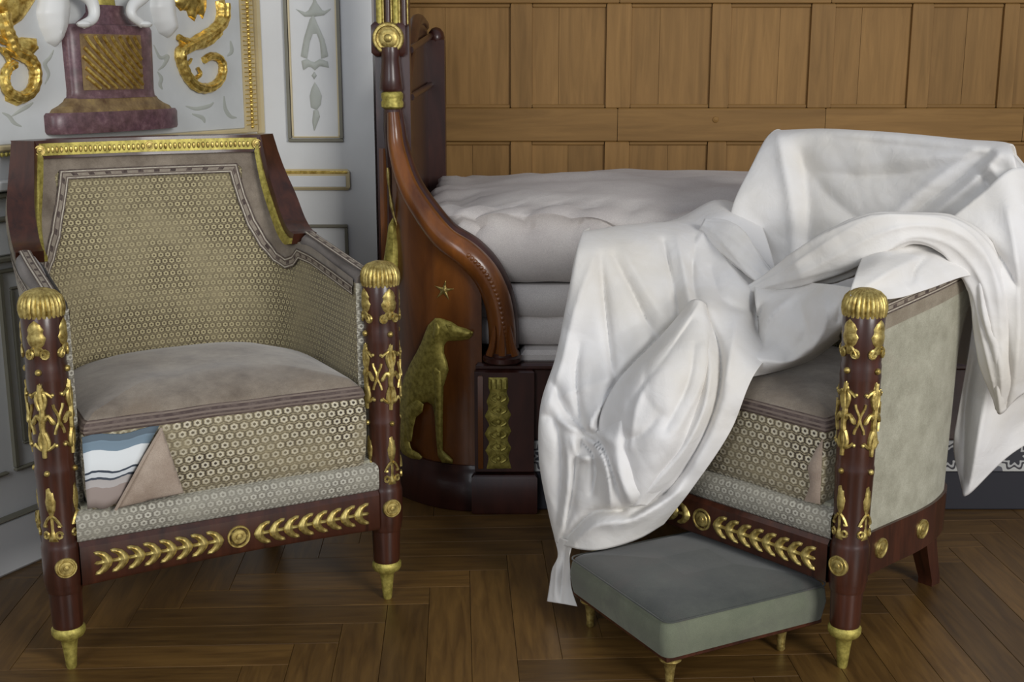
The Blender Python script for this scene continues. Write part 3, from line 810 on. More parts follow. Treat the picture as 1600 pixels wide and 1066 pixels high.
    m = MB(); m.grid([ring(a, z) for a, z in prof], [[(s_, z) for s_ in arc] for a, z in prof]); cushion = m.build('seat_cushion', M['pattern_bold'], ch, ang=80)
    prof = [(.001,.430),(-.003,.437),(.001,.447),(.010,.454),(.03,.463)]
    m = MB(); m.grid([ring(a, z) for a, z in prof][:4], [[(s_, k/3) for s_ in arc] for k in range(4)]); m.build('cushion_trim', M['trim_dark'], ch, ang=80)
    m = MB(); rows = [ring(.008,.452)]
    for k in range(1, 10):
        f_ = k/9; r = []
        for i, (x, y) in enumerate(out+[out[0]]):
            X = x+(cen[0]-x)*f_; Y = y+(cen[1]-y)*f_
            z = .453+.036*math.sin(PI/2*min(1, f_*1.5+.08))+.006*noise.noise(Vector((X*7, Y*7, 3)))
            if k == 9: X, Y = cen; z = .49
            if k == 1: X = x+(cen[0]-x)*.08; Y = y+(cen[1]-y)*.08; z = .464
            r.append((X, Y, z))
        rows.append(r)
    m.grid(rows); m.build('cushion_top', M['velvet'], ch, ang=80)
    if torn:
        # ripped corner: ticking underneath, the cover folded back as a pale flap
        m = MB(); rows = []; uvs = []
        for j in range(9):
            z = .30+.13*j/8; k = j/8
            rows.append([(-.262+(.130*(.40+.60*k))*i/8, -.0305-.003*math.sin(PI*i/8)-.002*math.sin(j*1.7), z+.003*math.sin(i*1.1)) for i in range(9)]); uvs.append([(i/8, k) for i in range(9)])
        m.grid(rows, uvs).build('torn_ticking', M['ticking'], ch, solid=.002)
        pts = [(-.128,.425),(-.112,.36),(-.098,.305),(-.165,.300),(-.215,.293),(-.190,.335),(-.160,.385)]
        m = MB().inflate(pts, lambda x, y, h: (x, -.033-h-.006*math.sin((x+.2)*14), y), .008, 20)
        m.build('torn_flap', M['underside'], ch, solid=.0015)
        m = MB().tube([(-.128,-.036,.428),(-.160,-.041,.385),(-.190,-.042,.338),(-.217,-.038,.293)], .0028, 6)
        m.build('flap_fold', M['underside'], ch)
    else:
        m = MB().inflate([(.256,.42),(.258,.30),(.225,.297),(.236,.33),(.228,.36),(.240,.39)], lambda x, y, h: (x, -.0265-h, y), .003, 16)
        m.build('worn_patch', M['underside'], ch)
    return ch
make_chair((-.5175, 2.180, 0), math.atan2(.483,.875), 'gilt-mounted mahogany armchair at the left, uncovered, with a torn seat corner', (PI/4+.25, .1), True)
make_chair((.385, 2.262, 0), -math.atan2(.744,.668), 'gilt-mounted mahogany armchair half hidden under the white dust sheet', (0, -.12), False)

# ------------------------------------------------------------------ footstool
c_f = Vector((.2587,1.922,0)); c_l = Vector((.113,2.213,0)); c_r = Vector((.569,2.083,0))
ax = (c_r-c_f); ay = (c_l-c_f); W1, W2 = ax.length, ay.length; rz = math.atan2(ax.y, ax.x)
st = empty('footstool', c_f, rz); tag(st, 'low grey-green velvet footstool on small brass legs in front of the sheeted armchair', 'footstool')
def rrect(ins, z, r=.018, n=5):
    r = max(.002, r-ins*.3); x0, y0, x1, y1 = ins, ins, W1-ins, W2-ins; out = []
    for (cx, cy, a) in ((x0+r,y0+r,PI),(x1-r,y0+r,1.5*PI),(x1-r,y1-r,0),(x0+r,y1-r,PI/2)):
        for k in range(n+1): q = a+PI/2*k/n; out.append((cx+r*math.cos(q), cy+r*math.sin(q), z))
    return out+[out[0]]
MB().grid([rrect(.002,.070), rrect(0,.078), rrect(-.004,.105), rrect(-.001,.128), rrect(.004,.136)]).build('side_cover', M['stool_side'], st, ang=70)
m = MB(); rows = [rrect(.003,.1355), rrect(.010,.141), rrect(.03,.147), rrect(.07,.152), rrect(.12,.155)]
m.grid(rows); m.add(rows[-1][:-1], [tuple(range(len(rows[-1])-1))]); m.build('top_cover', M['stool_top'], st, ang=70)
m = MB(); m.tube(rrect(-.001,.1365), .0016, 6); m.build('piping', M['stool_top'], st)
MB().bbox((.006,.006,.059),(W1-.006,W2-.006,.072),.003).build('stool_frame', M['mahogany'], st, ang=30)
for x, y in ((.03,.03),(W1-.06,.05),(.03,W2-.03),(W1-.06,W2-.03)):
    o = MB().lathe([(.005,0),(.008,.004),(.007,.012),(.0085,.03),(.011,.045),(.016,.049),(.020,.053),(.019,.057),(.021,.061)], seg=20).build('leg', M['gilt'], st, ang=50)
    o.location = (x, y, 0)

# ------------------------------------------------------------------ the bed
bed = empty('boat_bed', (.6, 2.83, 0)); tag(bed, 'mahogany boat bed with gilt hound and star on its curved end panel', 'bed')
bi = Vector((.6, 2.83, 0))
def bb(lo, hi, name, mat, b=.004, parent=None):
    m = MB().bbox(lo, hi, b); m.v = [tuple(Vector(v)-bi) for v in m.v]; return m.build(name, mat, parent or bed, ang=30)
def bm_(m, name, mat, parent=None, ang=45, **k):
    m.v = [tuple(Vector(v)-bi) for v in m.v]; return m.build(name, mat, parent or bed, ang=ang, **k)
YF = 2.83
XR = 1.66
X0b = -.085
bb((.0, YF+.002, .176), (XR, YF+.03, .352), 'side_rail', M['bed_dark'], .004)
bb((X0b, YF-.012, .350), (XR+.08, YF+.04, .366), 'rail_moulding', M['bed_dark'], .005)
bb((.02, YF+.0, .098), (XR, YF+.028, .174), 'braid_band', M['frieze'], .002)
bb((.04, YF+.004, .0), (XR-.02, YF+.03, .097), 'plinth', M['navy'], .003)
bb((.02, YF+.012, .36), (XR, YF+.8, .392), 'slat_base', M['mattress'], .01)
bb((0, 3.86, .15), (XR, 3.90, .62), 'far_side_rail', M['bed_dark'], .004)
def plan_Y(x):   # the end panel bends away towards the post
    t = max(0, min(1, (752-x)/150)); return YF+.005+.17*t**2.4
crest = [(614,176),(616,200),(620,235),(636,288),(662,332),(694,372),(730,398),(758,428),(776,466),(784,510),(785,552)]
def endpiece(mirror):
    """one curved end of the bed; mirrored for the far end"""
    pos = len(bpy.data.objects)
    made = []
    def B(m, name, mat, parent=None, ang=45, **k):
        if mirror:
            m.v = [(2*(XR/2-.02)-v[0], v[1], v[2]) for v in m.v]; m.f = [f[::-1] for f in m.f]
        o = bm_(m, name, mat, parent, ang, **k); made.append(o); return o
    cs = spline([(x, y, 0) for x, y in crest], 6)
    pts = [P(v.x, v.y, plan_Y(v.x)-.012) for v in cs]; n = len(pts)
    rs = [.014+.018*min(1, i/(n*.6)) for i in range(n)]
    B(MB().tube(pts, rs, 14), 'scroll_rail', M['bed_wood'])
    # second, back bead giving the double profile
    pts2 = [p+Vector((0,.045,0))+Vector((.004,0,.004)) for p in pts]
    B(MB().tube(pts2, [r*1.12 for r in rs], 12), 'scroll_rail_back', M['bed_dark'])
    # relief wreath on the lower curve
    m = MB()
    for i in range(int(n*.6), n-2):
        m.ball(pts[i]+Vector((.004,-.030,.002)), .006, 6, (1,.5,1)); 
    o = B(m, 'carved_berries', M['bed_wood']); o['kind'] = 'stuff'
    # panel
    rows = []; top = {}
    xs = [592+4*i for i in range(41)]
    def ytop(x):
        for a, b in zip(cs, cs[1:]):
            if a.x <= x <= b.x: return a.y+(b.y-a.y)*(x-a.x)/max(1e-6, b.x-a.x)
        return 228 if x < cs[0].x else 552
    front = []; back = []
    for x in xs:
        Y = plan_Y(x); a = P(x, ytop(x)+4, Y); X = a.x; 
        front.append([(X, Y, .112+(a.z-.112)*j/14) for j in range(15)]); back.append([(X, Y+.03, .112+(a.z-.112)*j/14) for j in range(15)])
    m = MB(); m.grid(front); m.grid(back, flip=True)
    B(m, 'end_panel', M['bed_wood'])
    # foot of the scroll
    p = pts[-1]
    for dz, r, mt in ((-.002,.040,'bed_dark'),(-.012,.046,'bed_dark')):
        m = MB().lathe([(r*.8,-.012),(r,-.006),(r,.004),(r*.8,.010)], c=(p.x, p.y+.006, p.z+dz), seg=20); B(m, 'scroll_foot', M[mt])
    m = MB()
    for s_ in (-1, 0, 1):
        q = [Vector((p.x+s_*.018+s_*.012*(1-t)**2, p.y-.032-.004*(1-t), p.z+.002+.07*t)) for t in [i/6 for i in range(7)]]
        m.tube(q, [.009,.009,.008,.007,.006,.004,.002], 7)
    B(m, 'carved_leaves', M['bed_wood'])
    # base curve
    f1 = []; 
    for x in range(600, 752, 8):
        Y = plan_Y(x)-.012; X = P(x, 735, Y).x; f1.append([(X, Y, 0),(X, Y-.004,.006),(X, Y-.004,.092),(X, Y+.004,.100),(X,Y+.008,.112),(X, Y+.05,.114),(X, Y+.05,0)])
    m = MB(); m.grid(f1); B(m, 'curved_plinth', M['bed_dark'])
    # corner pilaster
    m = MB().bbox((-.088, YF-.020, .100), (.052, YF+.04, .352), .005); B(m, 'corner_pilaster', M['bed_dark'])
    m = MB().bbox((-.080, YF-.024, .112), (-.068, YF-.019, .340), .003); B(m, 'pilaster_fillet', M['bed_wood'])
    m = MB().bbox((-.096, YF-.032, 0), (.060, YF+.03, .098), .006); B(m, 'plinth_block', M['bed_dark'])
    gm = lambda x, y, h: (lambda q: (q.x, YF-.0205-h, q.z))(P(x, y, YF-.02))
    orn = [(763,590),(793,590),(794,606),(791,612),(796,625),(792,636),(799,648),(793,660),(799,674),(792,686),(799,700),(794,712),(799,732),(760,733),(764,714),(758,704),(765,692),(757,678),(765,664),(757,650),(764,638),(760,628),(766,612),(763,606)]
    m = MB().inflate(orn, gm, .008, 44)
    for i in range(6):
        y = 620+i*19
        for s_ in (-1, 1): m.tube([gm(779+s_*(3+9*math.sin(t*3)), y+12*t-6, .009) for t in [k/6 for k in range(7)]], .0028, 5)
        m.ball(gm(779, y, .010), .006, 7)
    for i in range(4): m.tube([gm(766+8*i, 592, .008), gm(766+8*i, 606, .009)], .003, 5)
    B(m, 'palmette_mount', M['old_gilt'])
    # post, headboard
    YH = 3.00
    hp = P(607, 60, YH)
    cx = hp.x
    m = MB().bbox((cx-.034, YH+.010, 0), (cx+.048, YH+.055, 1.62), .004); B(m, 'post_board', M['bed_dark'])
    Z = lambda y: P(607, y, YH).z
    m = MB().lathe([(.020,Z(560)),(.020,Z(420)),(.018,Z(330)),(.017,Z(270)),(.022,Z(200)),(.021,Z(172)),(.018,Z(169))], c=(cx+.006,YH-.002,0), seg=20); B(m, 'post_shaft', M['bed_dark'])
    m = MB().lathe([(.020,Z(170)),(.026,Z(167)),(.027,Z(160)),(.024,Z(156)),(.026,Z(152)),(.026,Z(146)),(.020,Z(142))], c=(cx+.006,YH-.002,0), seg=24); B(m, 'gilt_ring', M['old_gilt'])
    m = MB().lathe([(.024,Z(143)),(.028,Z(138)),(.025,Z(120)),(.021,Z(92)),(.024,Z(82)),(.022,Z(74))], c=(cx+.004,YH-.002,0), seg=20); B(m, 'post_vase', M['bed_dark'])
    m = MB().bbox((cx-.040, YH-.008, Z(88)), (cx+.040, YH+.02, Z(34)), .008); B(m, 'post_block', M['bed_dark'])
    m = MB().lathe([(.037,0),(.037,.004),(.034,.007),(.029,.007),(.027,.002),(.0215,.001),(.021,.004),(.017,.006),(.010,.0065),(.008,.009),(.001,.010)], seg=32)
    m.v = [(v[0]+cx, YH-.008-v[2], v[1]+hp.z) for v in m.v]; m.f = [f[::-1] for f in m.f]; B(m, 'roundel', M['gilt'])
    for i in range(4):
        x = cx-.020+i*.019
        m = MB().tube([(x, YH+.004, Z(40)), (x, YH+.004, 1.6)], .0085, 10); B(m, 'reed', M['old_gilt'] if i%2 == 0 else M['bed_dark'])
        m = MB().tube([(x+.009, YH-.001, Z(38)), (x+.009, YH-.001, 1.6)], .0022, 6); B(m, 'gilt_fillet', M['gilt'])
    # gilt swan-neck leaf at the post
    g = [P(x, y, 2.97) for x, y in ((606,262),(609,300),(615,335),(624,362),(629,392),(627,420),(618,452))]
    gs = spline(g, 5); B(MB().tube(gs, [.0035+.0012*math.sin(i) for i in range(len(gs))], 8), 'gilt_swan_neck', M['gilt'])
    m = MB().inflate([(607,352),(614,340),(622,362),(628,392),(626,420),(616,450),(602,440),(598,415),(602,390)], lambda x, y, h: (lambda q: (q.x, 2.975-h, q.z))(P(x, y, 2.975)), .018, 26); B(m, 'gilt_leaf_mount', M['old_gilt'])
    # headboard running back to the wall
    YR = 3.84
    def hb(x, y, Y): return P(x, y, Y)
    ra, rb = P(668, 60, YR).x, P(695, 60, YR).x
    ztop = P(680, 32, YR).z
    fa_ = P(636, 60, YH+.05).x
    # board (a slanting plane from front post to rear post)
    def plane(y0, z):
        return None
    inner = []
    for i in range(13):
        t = i/12; Y = YH+.05+(YR-YH-.05)*t; X = fa_+(ra-fa_)*t
        zt = .96+(ztop-.02-.96)*t+.14*math.sin(PI*min(1, t*1.0))*.6
        inner.append([(X, Y, .3),(X, Y, zt*.5),(X, Y, zt)])
    m = MB(); m.grid(inner); m.grid([[(x-.03, y, z) for x, y, z in r] for r in inner], flip=True)
    m.grid([[r[-1] for r in inner], [(r[-1][0]-.03, r[-1][1], r[-1][2]) for r in inner]])
    B(m, 'headboard_panel', M['bed_dark'])
    pts = [Vector(r[-1])+Vector((-.012,0,.004)) for r in inner]
    B(MB().tube(pts, .018, 10), 'headboard_crest', M['bed_dark'])
    for (ya, yb) in ((78,56),(152,132)):
        a = P(642, ya, YH+.06); b = P(688, yb, YR-.01)
        a.x = fa_+.006; b.x = ra+.010
        B(MB().tube([a, a.lerp(b,.5), b], .009, 8), 'headboard_rail', M['bed_dark'])
    m = MB().bbox((ra, YR-.03, .15), (rb, YR+.03, ztop-.05), .008); B(m, 'rear_post', M['bed_dark'])
    B(MB().ball(((ra+rb)/2, YR, ztop-.05), (rb-ra)*.5, 12, (1,1.3,1.2)), 'rear_post_head', M['bed_dark'])
    m = MB().bbox((fa_-.01, YH+.06, 0), (fa_+.03, YR, .30), .004); B(m, 'head_base', M['bed_dark'])
    return made
endpiece(False)
endpiece(True)
# the hound and the star on the visible end
def dm(x, y, h):
    Y = plan_Y(x)-.001; q = P(x, y, Y-h); return q
D = MB()
body = [(674,503),(680,497),(688,497),(697,500),(706,503),(716,510),(728,513),(738,518),(739,524),(733,530),(722,532),(708,533),(699,533),(694,540),(694,552),(699,566),(701,578),(697,592),(693,604),(692,640),(692,680),(692,704),(700,711),(708,719),(707,725),(690,723),(684,712),(681,680),(679,650),(676,634),(668,628),(656,632),(647,642),(644,656),(644,674),(640,690),(643,702),(654,708),(660,714),(657,720),(640,718),(628,710),(624,694),(622,668),(622,640),(625,612),(632,588),(642,566),(650,552),(658,536),(664,520),(669,508)]
D.inflate(body, dm, .016, 110, .55, 14)
D.inflate([(678,505),(684,503),(688,512),(687,524),(682,532),(677,534),(675,524),(678,514)], lambda x, y, h: dm(x, y, .013+h), .008, 20)   # ear
D.inflate([(672,578),(680,570),(690,580),(691,600),(690,640),(690,676),(689,700),(684,702),(682,676),(680,640),(676,606)], lambda x, y, h: dm(x, y, .011+h), .009, 44)  # fore leg
D.inflate([(628,640),(636,626),(652,624),(662,632),(660,644),(650,652),(646,668),(643,690),(637,690),(632,668)], lambda x, y, h: dm(x, y, .009+h), .009, 34)  # haunch
D.inflate([(696,506),(708,507),(722,513),(736,519),(734,526),(720,528),(704,528),(695,520)], lambda x, y, h: dm(x, y, .010+h), .008, 26)
D.ball(dm(703, 509, .020), .0028, 6); D.ball(dm(737, 520, .012), .004, 6)
bm_(D, 'hound_mount', M['old_gilt'], ang=80)
m = MB(); sc = (694,454); star = []
for i in range(10):
    r = 17 if i % 2 == 0 else 5; a = -PI/2+PI*i/5+.15; star.append((sc[0]+r*math.cos(a), sc[1]+r*math.sin(a)))
m.inflate(star, dm, .007, 30, .8); bm_(m, 'star_mount', M['gilt'])

# ------------------------------------------------------------------ mattresses
def mattress(name, label, x0, x1, y0, y1, prof, wob, topz, mat):
    c = Vector(((x0+x1)/2, (y0+y1)/2, 0)); hx, hy = (x1-x0)/2, (y1-y0)/2
    n = 360; R = .13
    base = []
    per = [(hx-R, -hy), (hx, -hy+R), (hx, hy-R), (hx-R, hy), (-hx+R, hy), (-hx, hy-R), (-hx, -hy+R), (-hx+R, -hy)]
    raw = []
    def seg(a, b, k): return [(a[0]+(b[0]-a[0])*i/k, a[1]+(b[1]-a[1])*i/k) for i in range(k)]
    def corner(cx, cy, a0, k=8): return [(cx+R*math.cos(a0+PI/2*i/k), cy+R*math.sin(a0+PI/2*i/k)) for i in range(k)]
    raw += seg((-hx+R,-hy),(hx-R,-hy),90)+corner(hx-R,-hy+R,-PI/2)+seg((hx,-hy+R),(hx,hy-R),40)+corner(hx-R,hy-R,0)
    raw += seg((hx-R,hy),(-hx+R,hy),90)+corner(-hx+R,hy-R,PI/2)+seg((-hx,hy-R),(-hx,-hy+R),40)+corner(-hx+R,-hy+R,PI)
    rows = []; arc = 0; arcs = []
    for i, p in enumerate(raw):
        if i: arc += math.hypot(p[0]-raw[i-1][0], p[1]-raw[i-1][1])
        arcs.append(arc)
    for k, (ins, z, wv) in enumerate(prof):
        r = []
        for (x, y), s_ in zip(raw, arcs):
            L = math.hypot(x/hx, y/hy); px2 = (x*(1-ins/hx), y*(1-ins/hy))
            pinch = abs(math.sin(s_*PI/.115)); low = noise.noise(Vector((s_*5, k*.35, x0*3+7)))
            zz_ = z+wv*(-.010*(1-pinch)+.022*low)+.012*noise.noise(Vector((s_*1.4, 2, x0)))*min(1, wv)
            o_ = wob*wv*(.6*pinch-.4)+wob*.8*low
            r.append((px2[0]*(1+o_/hx), px2[1]*(1+o_/hy), zz_))
        rows.append(r+[r[0]])
    if topz is not None:
        zl = prof[-1][1]; ins0 = prof[-1][0]
        for k in range(1, 15):
            f_ = k/14; r = []
            for (x, y) in raw:
                q = (x*(1-ins0/hx), y*(1-ins0/hy)); X, Y = q[0]*(1-f_), q[1]*(1-f_)
                td = min(1, math.hypot(((X+.06)%.30)-.15, ((Y+.1)%.26)-.13)/.12)
                z = zl+(topz-zl)*math.sin(PI/2*min(1, f_*2.2))-.016*(1-td)**1.5+.012*noise.noise(Vector((X*5, Y*7, 1)))+.008*noise.noise(Vector((X*3+Y*9, Y*3, 5)))
                r.append((X, Y, z))
            rows.append(r+[r[0]])
    m = MB(); m.grid(rows)
    b0 = rows[0][:-1]; m.add(b0, [tuple(range(len(b0)-1,-1,-1))])
    if topz is None: b1 = rows[-1][:-1]; m.add(b1, [tuple(range(len(b1)))])
    o = m.build(name, mat, None, ang=80); o.location = c; return tag(o, label, 'mattress', 'mattresses stacked on the bed')
mattress('mattress', 'puffy off-white wool mattress with pinched edges, upper of the two on the bed', -.222, 1.50, 2.895, 3.85,
   [(.05,.540,.2),(.015,.546,.2),(-.006,.575,.4),(-.012,.61,.5),(-.008,.645,.8),(.004,.668,1.4),(.016,.677,1.8),(.008,.686,1.6),(.004,.696,1.3),(.018,.708,1.1),(.05,.716,1.0),(.085,.712,1.1)], .010, .752, M['mattress'])
mattress('mattress', 'thin cream mattress with a seam along its side, lower of the two on the bed', -.17, 1.48, 2.885, 3.84,
   [(.02,.393,.1),(.0,.400,.1),(-.006,.43,.2),(0,.456,.3),(.010,.463,.3),(0,.470,.3),(-.004,.50,.3),(.004,.53,.2),(.02,.538,.1)], .006, None, M['mattress'])

# ------------------------------------------------------------------ dust sheet
SH = MB()
rng = np.random.RandomState(4)
WAVES = []
for wl, am_ in ((.30,.0060),(.24,.0060),(.17,.0042),(.13,.0034),(.10,.0024),(.075,.0018),(.055,.0013)):
    d_ = rng.normal(size=3); d_[1] *= .4; d_ /= np.linalg.norm(d_); WAVES.append((d_/wl, am_, rng.rand()))
def crumple(p, seed=0, k=1.0):
    """sharp straight creases between flat facets, as in crumpled cotton"""
    q = Vector((p.x*4+seed, p.y*4, p.z*4)); wx = noise.noise_vector(q)*.9+noise.noise_vector(q*2.3)*.35
    m = .35+1.1*max(0, .5+noise.noise(Vector((p.x*5-seed, p.y*5, p.z*5+3)))); h = 0
    for i, (d, a, ph) in enumerate(WAVES):
        t = p.x*d[0]+p.y*d[1]+p.z*d[2]+ph+seed*.37+wx[i % 3]; t -= math.floor(t)
        tri = 1-abs(2*t-1); h += a*(tri**.8-.5)
    return h*m*k
def patch(rows, nu, nv, creases=(), wr=.004, seed=0, k=1.0):
    """smooth surface through control points, then pressed into folds along the listed lines"""
    nu = int(nu*1.9); nv = int(nv*1.9)
    R = [spline(r, nu) for r in rows]; cols = list(zip(*R)); Cc = [spline(c, nv) for c in cols]
    nr, nc = len(Cc[0]), len(Cc)
    X = np.array([[tuple(Cc[j][i]) for j in range(nc)] for i in range(nr)])
    zc = X[..., 1]*cp+(H-X[..., 2])*sp; px = 800+F*X[..., 0]/zc; py = 533-F*(X[..., 1]*sp-(H-X[..., 2])*cp)/zc
    d = np.zeros(px.shape)
    for pts, w_, a_ in creases:
        a_ = a_*(1.5 if a_ < 0 else 1.3); best = np.full(px.shape, 1e9); tt = np.zeros(px.shape); ns = len(pts)-1
        pts = [(v.x, v.y) for v in spline([(x, y, 0) for x, y in pts], 4)]; ns = len(pts)-1
        for i in range(ns):
            (ax_, ay_), (bx_, by_) = pts[i], pts[i+1]; dx, dy = bx_-ax_, by_-ay_; L = dx*dx+dy*dy+1e-9
            t = np.clip(((px-ax_)*dx+(py-ay_)*dy)/L, 0, 1); dd = np.hypot(px-ax_-dx*t, py-ay_-dy*t)
            m = dd < best; best[m] = dd[m]; tt[m] = ((i+t)/ns)[m]
        e = np.exp(-(best/w_)**1.15) if a_ > 0 else np.exp(-(best/(w_*.95))**1.35)
        d += a_*e*np.sin(PI*np.clip(.10+.80*tt, 0, 1))**.6
    for i in range(nr):
        for j in range(nc):
            p = Vector(X[i, j]); dd = d[i, j]+crumple(p, seed, k)+wr*.7*noise.noise(Vector((p.x*6+seed, p.y*6, p.z*6)))
            v = (Vector((0,0,H))-p).normalized(); X[i, j] += np.array(v)*dd
    SH.grid([[tuple(X[i, j]) for j in range(nc)] for i in range(nr)])
V = Vector
def lerpn(a, b, n): return [a.lerp(b, i/(n-1)) for i in range(n)]
def row(xy, Ys):
    return [P(x, y, Y) for (x, y), Y in zip(xy, Ys)]
# A: over the chair's back
A_ = [lerpn(V((.68,2.90,.42)), V((1.03,2.53,.42)), 7), lerpn(V((.650,2.870,.84)), V((1.000,2.49,.84)), 7),
  lerpn(V((.612,2.832,.900)), V((.962,2.447,.898)), 7),
  row([(1206,213),(1275,207),(1340,209),(1410,214),(1480,222),(1540,231),(1580,240)], [2.725, 2.66, 2.59, 2.515, 2.44, 2.37, 2.325]),
  row([(1180,262),(1258,268),(1335,272),(1405,277),(1475,283),(1545,285),(1592,298)], [2.695, 2.635, 2.565, 2.49, 2.415, 2.345, 2.295]),
  row([(1152,325),(1246,338),(1330,338),(1405,340),(1478,344),(1550,350),(1606,365)], [2.665, 2.615, 2.535, 2.465, 2.385, 2.295, 2.255]),
  row([(1146,390),(1240,408),(1320,408),(1400,405),(1475,405),(1550,410),(1610,420)], [2.66,2.62,2.53,2.46,2.38,2.30,2.26]),
  row([(1180,460),(1245,468),(1320,460),(1400,450),(1475,440),(1540,445),(1600,450)], [2.60,2.56,2.45,2.38,2.32,2.28,2.26])]
A_ = [[r[0]+Vector((.016,.13,-.01)), r[0]+Vector((.003,.03,0))]+r+[r[-1]+Vector((.014,.012,-.016)), r[-1]+Vector((.07,.03,-.07))] for r in A_]
patch(A_, 9, 9, [([(1216,212),(1226,260),(1238,330),(1241,410)], 11, .016), ([(1252,240),(1262,310),(1262,400)], 16, -.016),
  ([(1548,238),(1500,280),(1440,325),(1390,375)], 7, -.013), ([(1560,244),(1520,285),(1465,330),(1420,372)], 9, .016), ([(1520,236),(1470,275),(1415,320),(1370,360)], 12, .012),
  ([(1540,240),(1450,266),(1360,276),(1285,270)], 9, -.008), ([(1540,236),(1440,248),(1330,258)], 12, .007), ([(1300,216),(1420,230),(1530,240)], 8, -.007),
  ([(1250,245),(1290,300),(1345,350)], 20, -.014), ([(1528,268),(1556,305),(1590,345)], 7, -.011), ([(1548,262),(1576,300),(1604,330)], 9, .012),
  ([(1562,300),(1545,330),(1528,362)], 8, -.010)], .004, 1)
# E/F/G: over the far arm and down in front of the seat to the stool
B_ = [[V((.10,2.60,.30)),V((.17,2.67,.32)),V((.26,2.75,.34)),V((.35,2.82,.36)),V((.45,2.89,.40)),V((.55,2.96,.45))],
  [V((.128,2.565,.62)),V((.20,2.63,.64)),V((.28,2.71,.65)),V((.37,2.78,.67)),V((.46,2.83,.70)),V((.54,2.85,.70))],
  [V((.150,2.545,.712)),V((.215,2.595,.716)),V((.285,2.655,.715)),V((.37,2.73,.715)),V((.46,2.80,.75)),V((.54,2.83,.73))],
  row([(905,393),(982,380),(1040,368),(1092,362),(1142,338),(1190,352)], [2.425,2.47,2.535,2.60,2.65,2.66]),
  row([(889,475),(965,458),(1040,440),(1098,425),(1150,415),(1215,437)], [2.39,2.385,2.42,2.46,2.48,2.46]),
  row([(872,560),(948,548),(1022,522),(1090,492),(1150,490),(1222,520)], [2.37,2.34,2.32,2.30,2.32,2.34]),
  row([(848,636),(915,640),(1000,620),(1080,592),(1135,585),(1176,590)], [2.33,2.29,2.23,2.19,2.18,2.17]),
  row([(845,720),(905,725),(985,710),(1055,685),(1100,680),(1140,676)], [2.32,2.26,2.19,2.16,2.15,2.15]),
  row([(858,800),(900,800),(960,790),(1015,775),(1050,768),(1082,762)], [2.31,2.245,2.19,2.17,2.17,2.18]),
  row([(868,845),(890,855),(925,860),(962,854),(1002,840),(1036,820)], [2.29,2.235,2.20,2.19,2.20,2.23])]
B_ = [[r[0]+Vector((.015,.07,.0))]+r for r in B_]
patch(B_, 12, 11, [([(938,400),(945,470),(955,560),(962,600)], 7, -.014), ([(958,400),(985,450),(1010,500),(1022,520)], 7, -.012), ([(975,395),(1000,440),(1030,490)], 9, .010),
  ([(1036,378),(1050,430),(1062,500)], 7, -.020), ([(1058,372),(1070,430),(1080,490)], 11, .026), ([(1086,372),(1082,430),(1090,480)], 7, -.018),
  ([(930,400),(900,480),(880,560),(858,630)], 10, .012), ([(1046,400),(1056,460)], 5, .012),
  ([(1090,484),(1040,520),(985,575),(958,610),(940,665)], 9, -.032), ([(1100,480),(1045,545),(990,620),(965,690),(975,770)], 26, .030),
  ([(1098,482),(1124,545),(1122,620),(1090,700),(1040,770),(985,805)], 7, -.026), ([(1090,500),(1108,560),(1102,630),(1070,700),(1010,770)], 10, .016),
  ([(865,600),(890,650),(930,678),(945,640)], 9, -.022), ([(850,650),(868,660),(878,720),(870,820)], 9, -.014), ([(905,620),(880,620),(960,590)], 12, .010),
  ([(905,678),(930,685),(950,720),(975,795)], 8, -.020), ([(905,668),(925,670),(955,690)], 10, .022), ([(895,690),(905,715),(930,715)], 7, .020), ([(945,700),(965,740),(990,790)], 14, .018),
  ([(912,684),(935,700),(950,740),(955,790)], 6, .020), ([(912,684),(900,720),(893,780),(880,840)], 6, -.016), ([(912,682),(895,670),(868,655)], 5, .014), ([(918,678),(930,650),(960,610)], 5, .014), ([(908,690),(922,704),(930,730),(925,770)], 5, -.018), ([(916,676),(905,640),(900,590),(905,540)], 6, -.012), ([(875,855),(905,820),(930,800),(985,795),(1040,770)], 7, -.024), ([(900,845),(935,820),(990,812),(1060,770)], 12, .020), ([(880,680),(890,740),(880,830)], 10, .015),
  ([(1010,600),(1020,640),(1000,680)], 9, .008), ([(1060,540),(1050,600),(1030,660)], 8, -.008), ([(1150,500),(1140,560),(1120,640),(1085,720)], 14, .016),
  ([(1110,350),(1080,395),(1100,430)], 9, .014), ([(1130,360),(1160,400),(1210,432)], 9, -.016), ([(1120,385),(1150,430),(1190,470)], 10, .014), ([(1110,420),(1130,470),(1180,490)], 8, -.012),
  ([(1190,455),(1180,500),(1190,530)], 8, -.026)], .005, 3)
# hanging tail beside the stool
patch([row([(866,838),(880,842),(896,848)], [2.29,2.26,2.24]), row([(872,868),(882,868),(890,868)], [2.27,2.25,2.235]), row([(863,890),(878,890),(891,888)], [2.27,2.245,2.235]),
  row([(859,915),(880,918),(893,918)], [2.27,2.245,2.24]), row([(855,940),(880,944),(902,948)], [2.26,2.23,2.215])], 6, 7,
  [([(885,850),(880,890),(876,940)], 4, -.008), ([(870,880),(868,935)], 4, .007)], .002, 5)
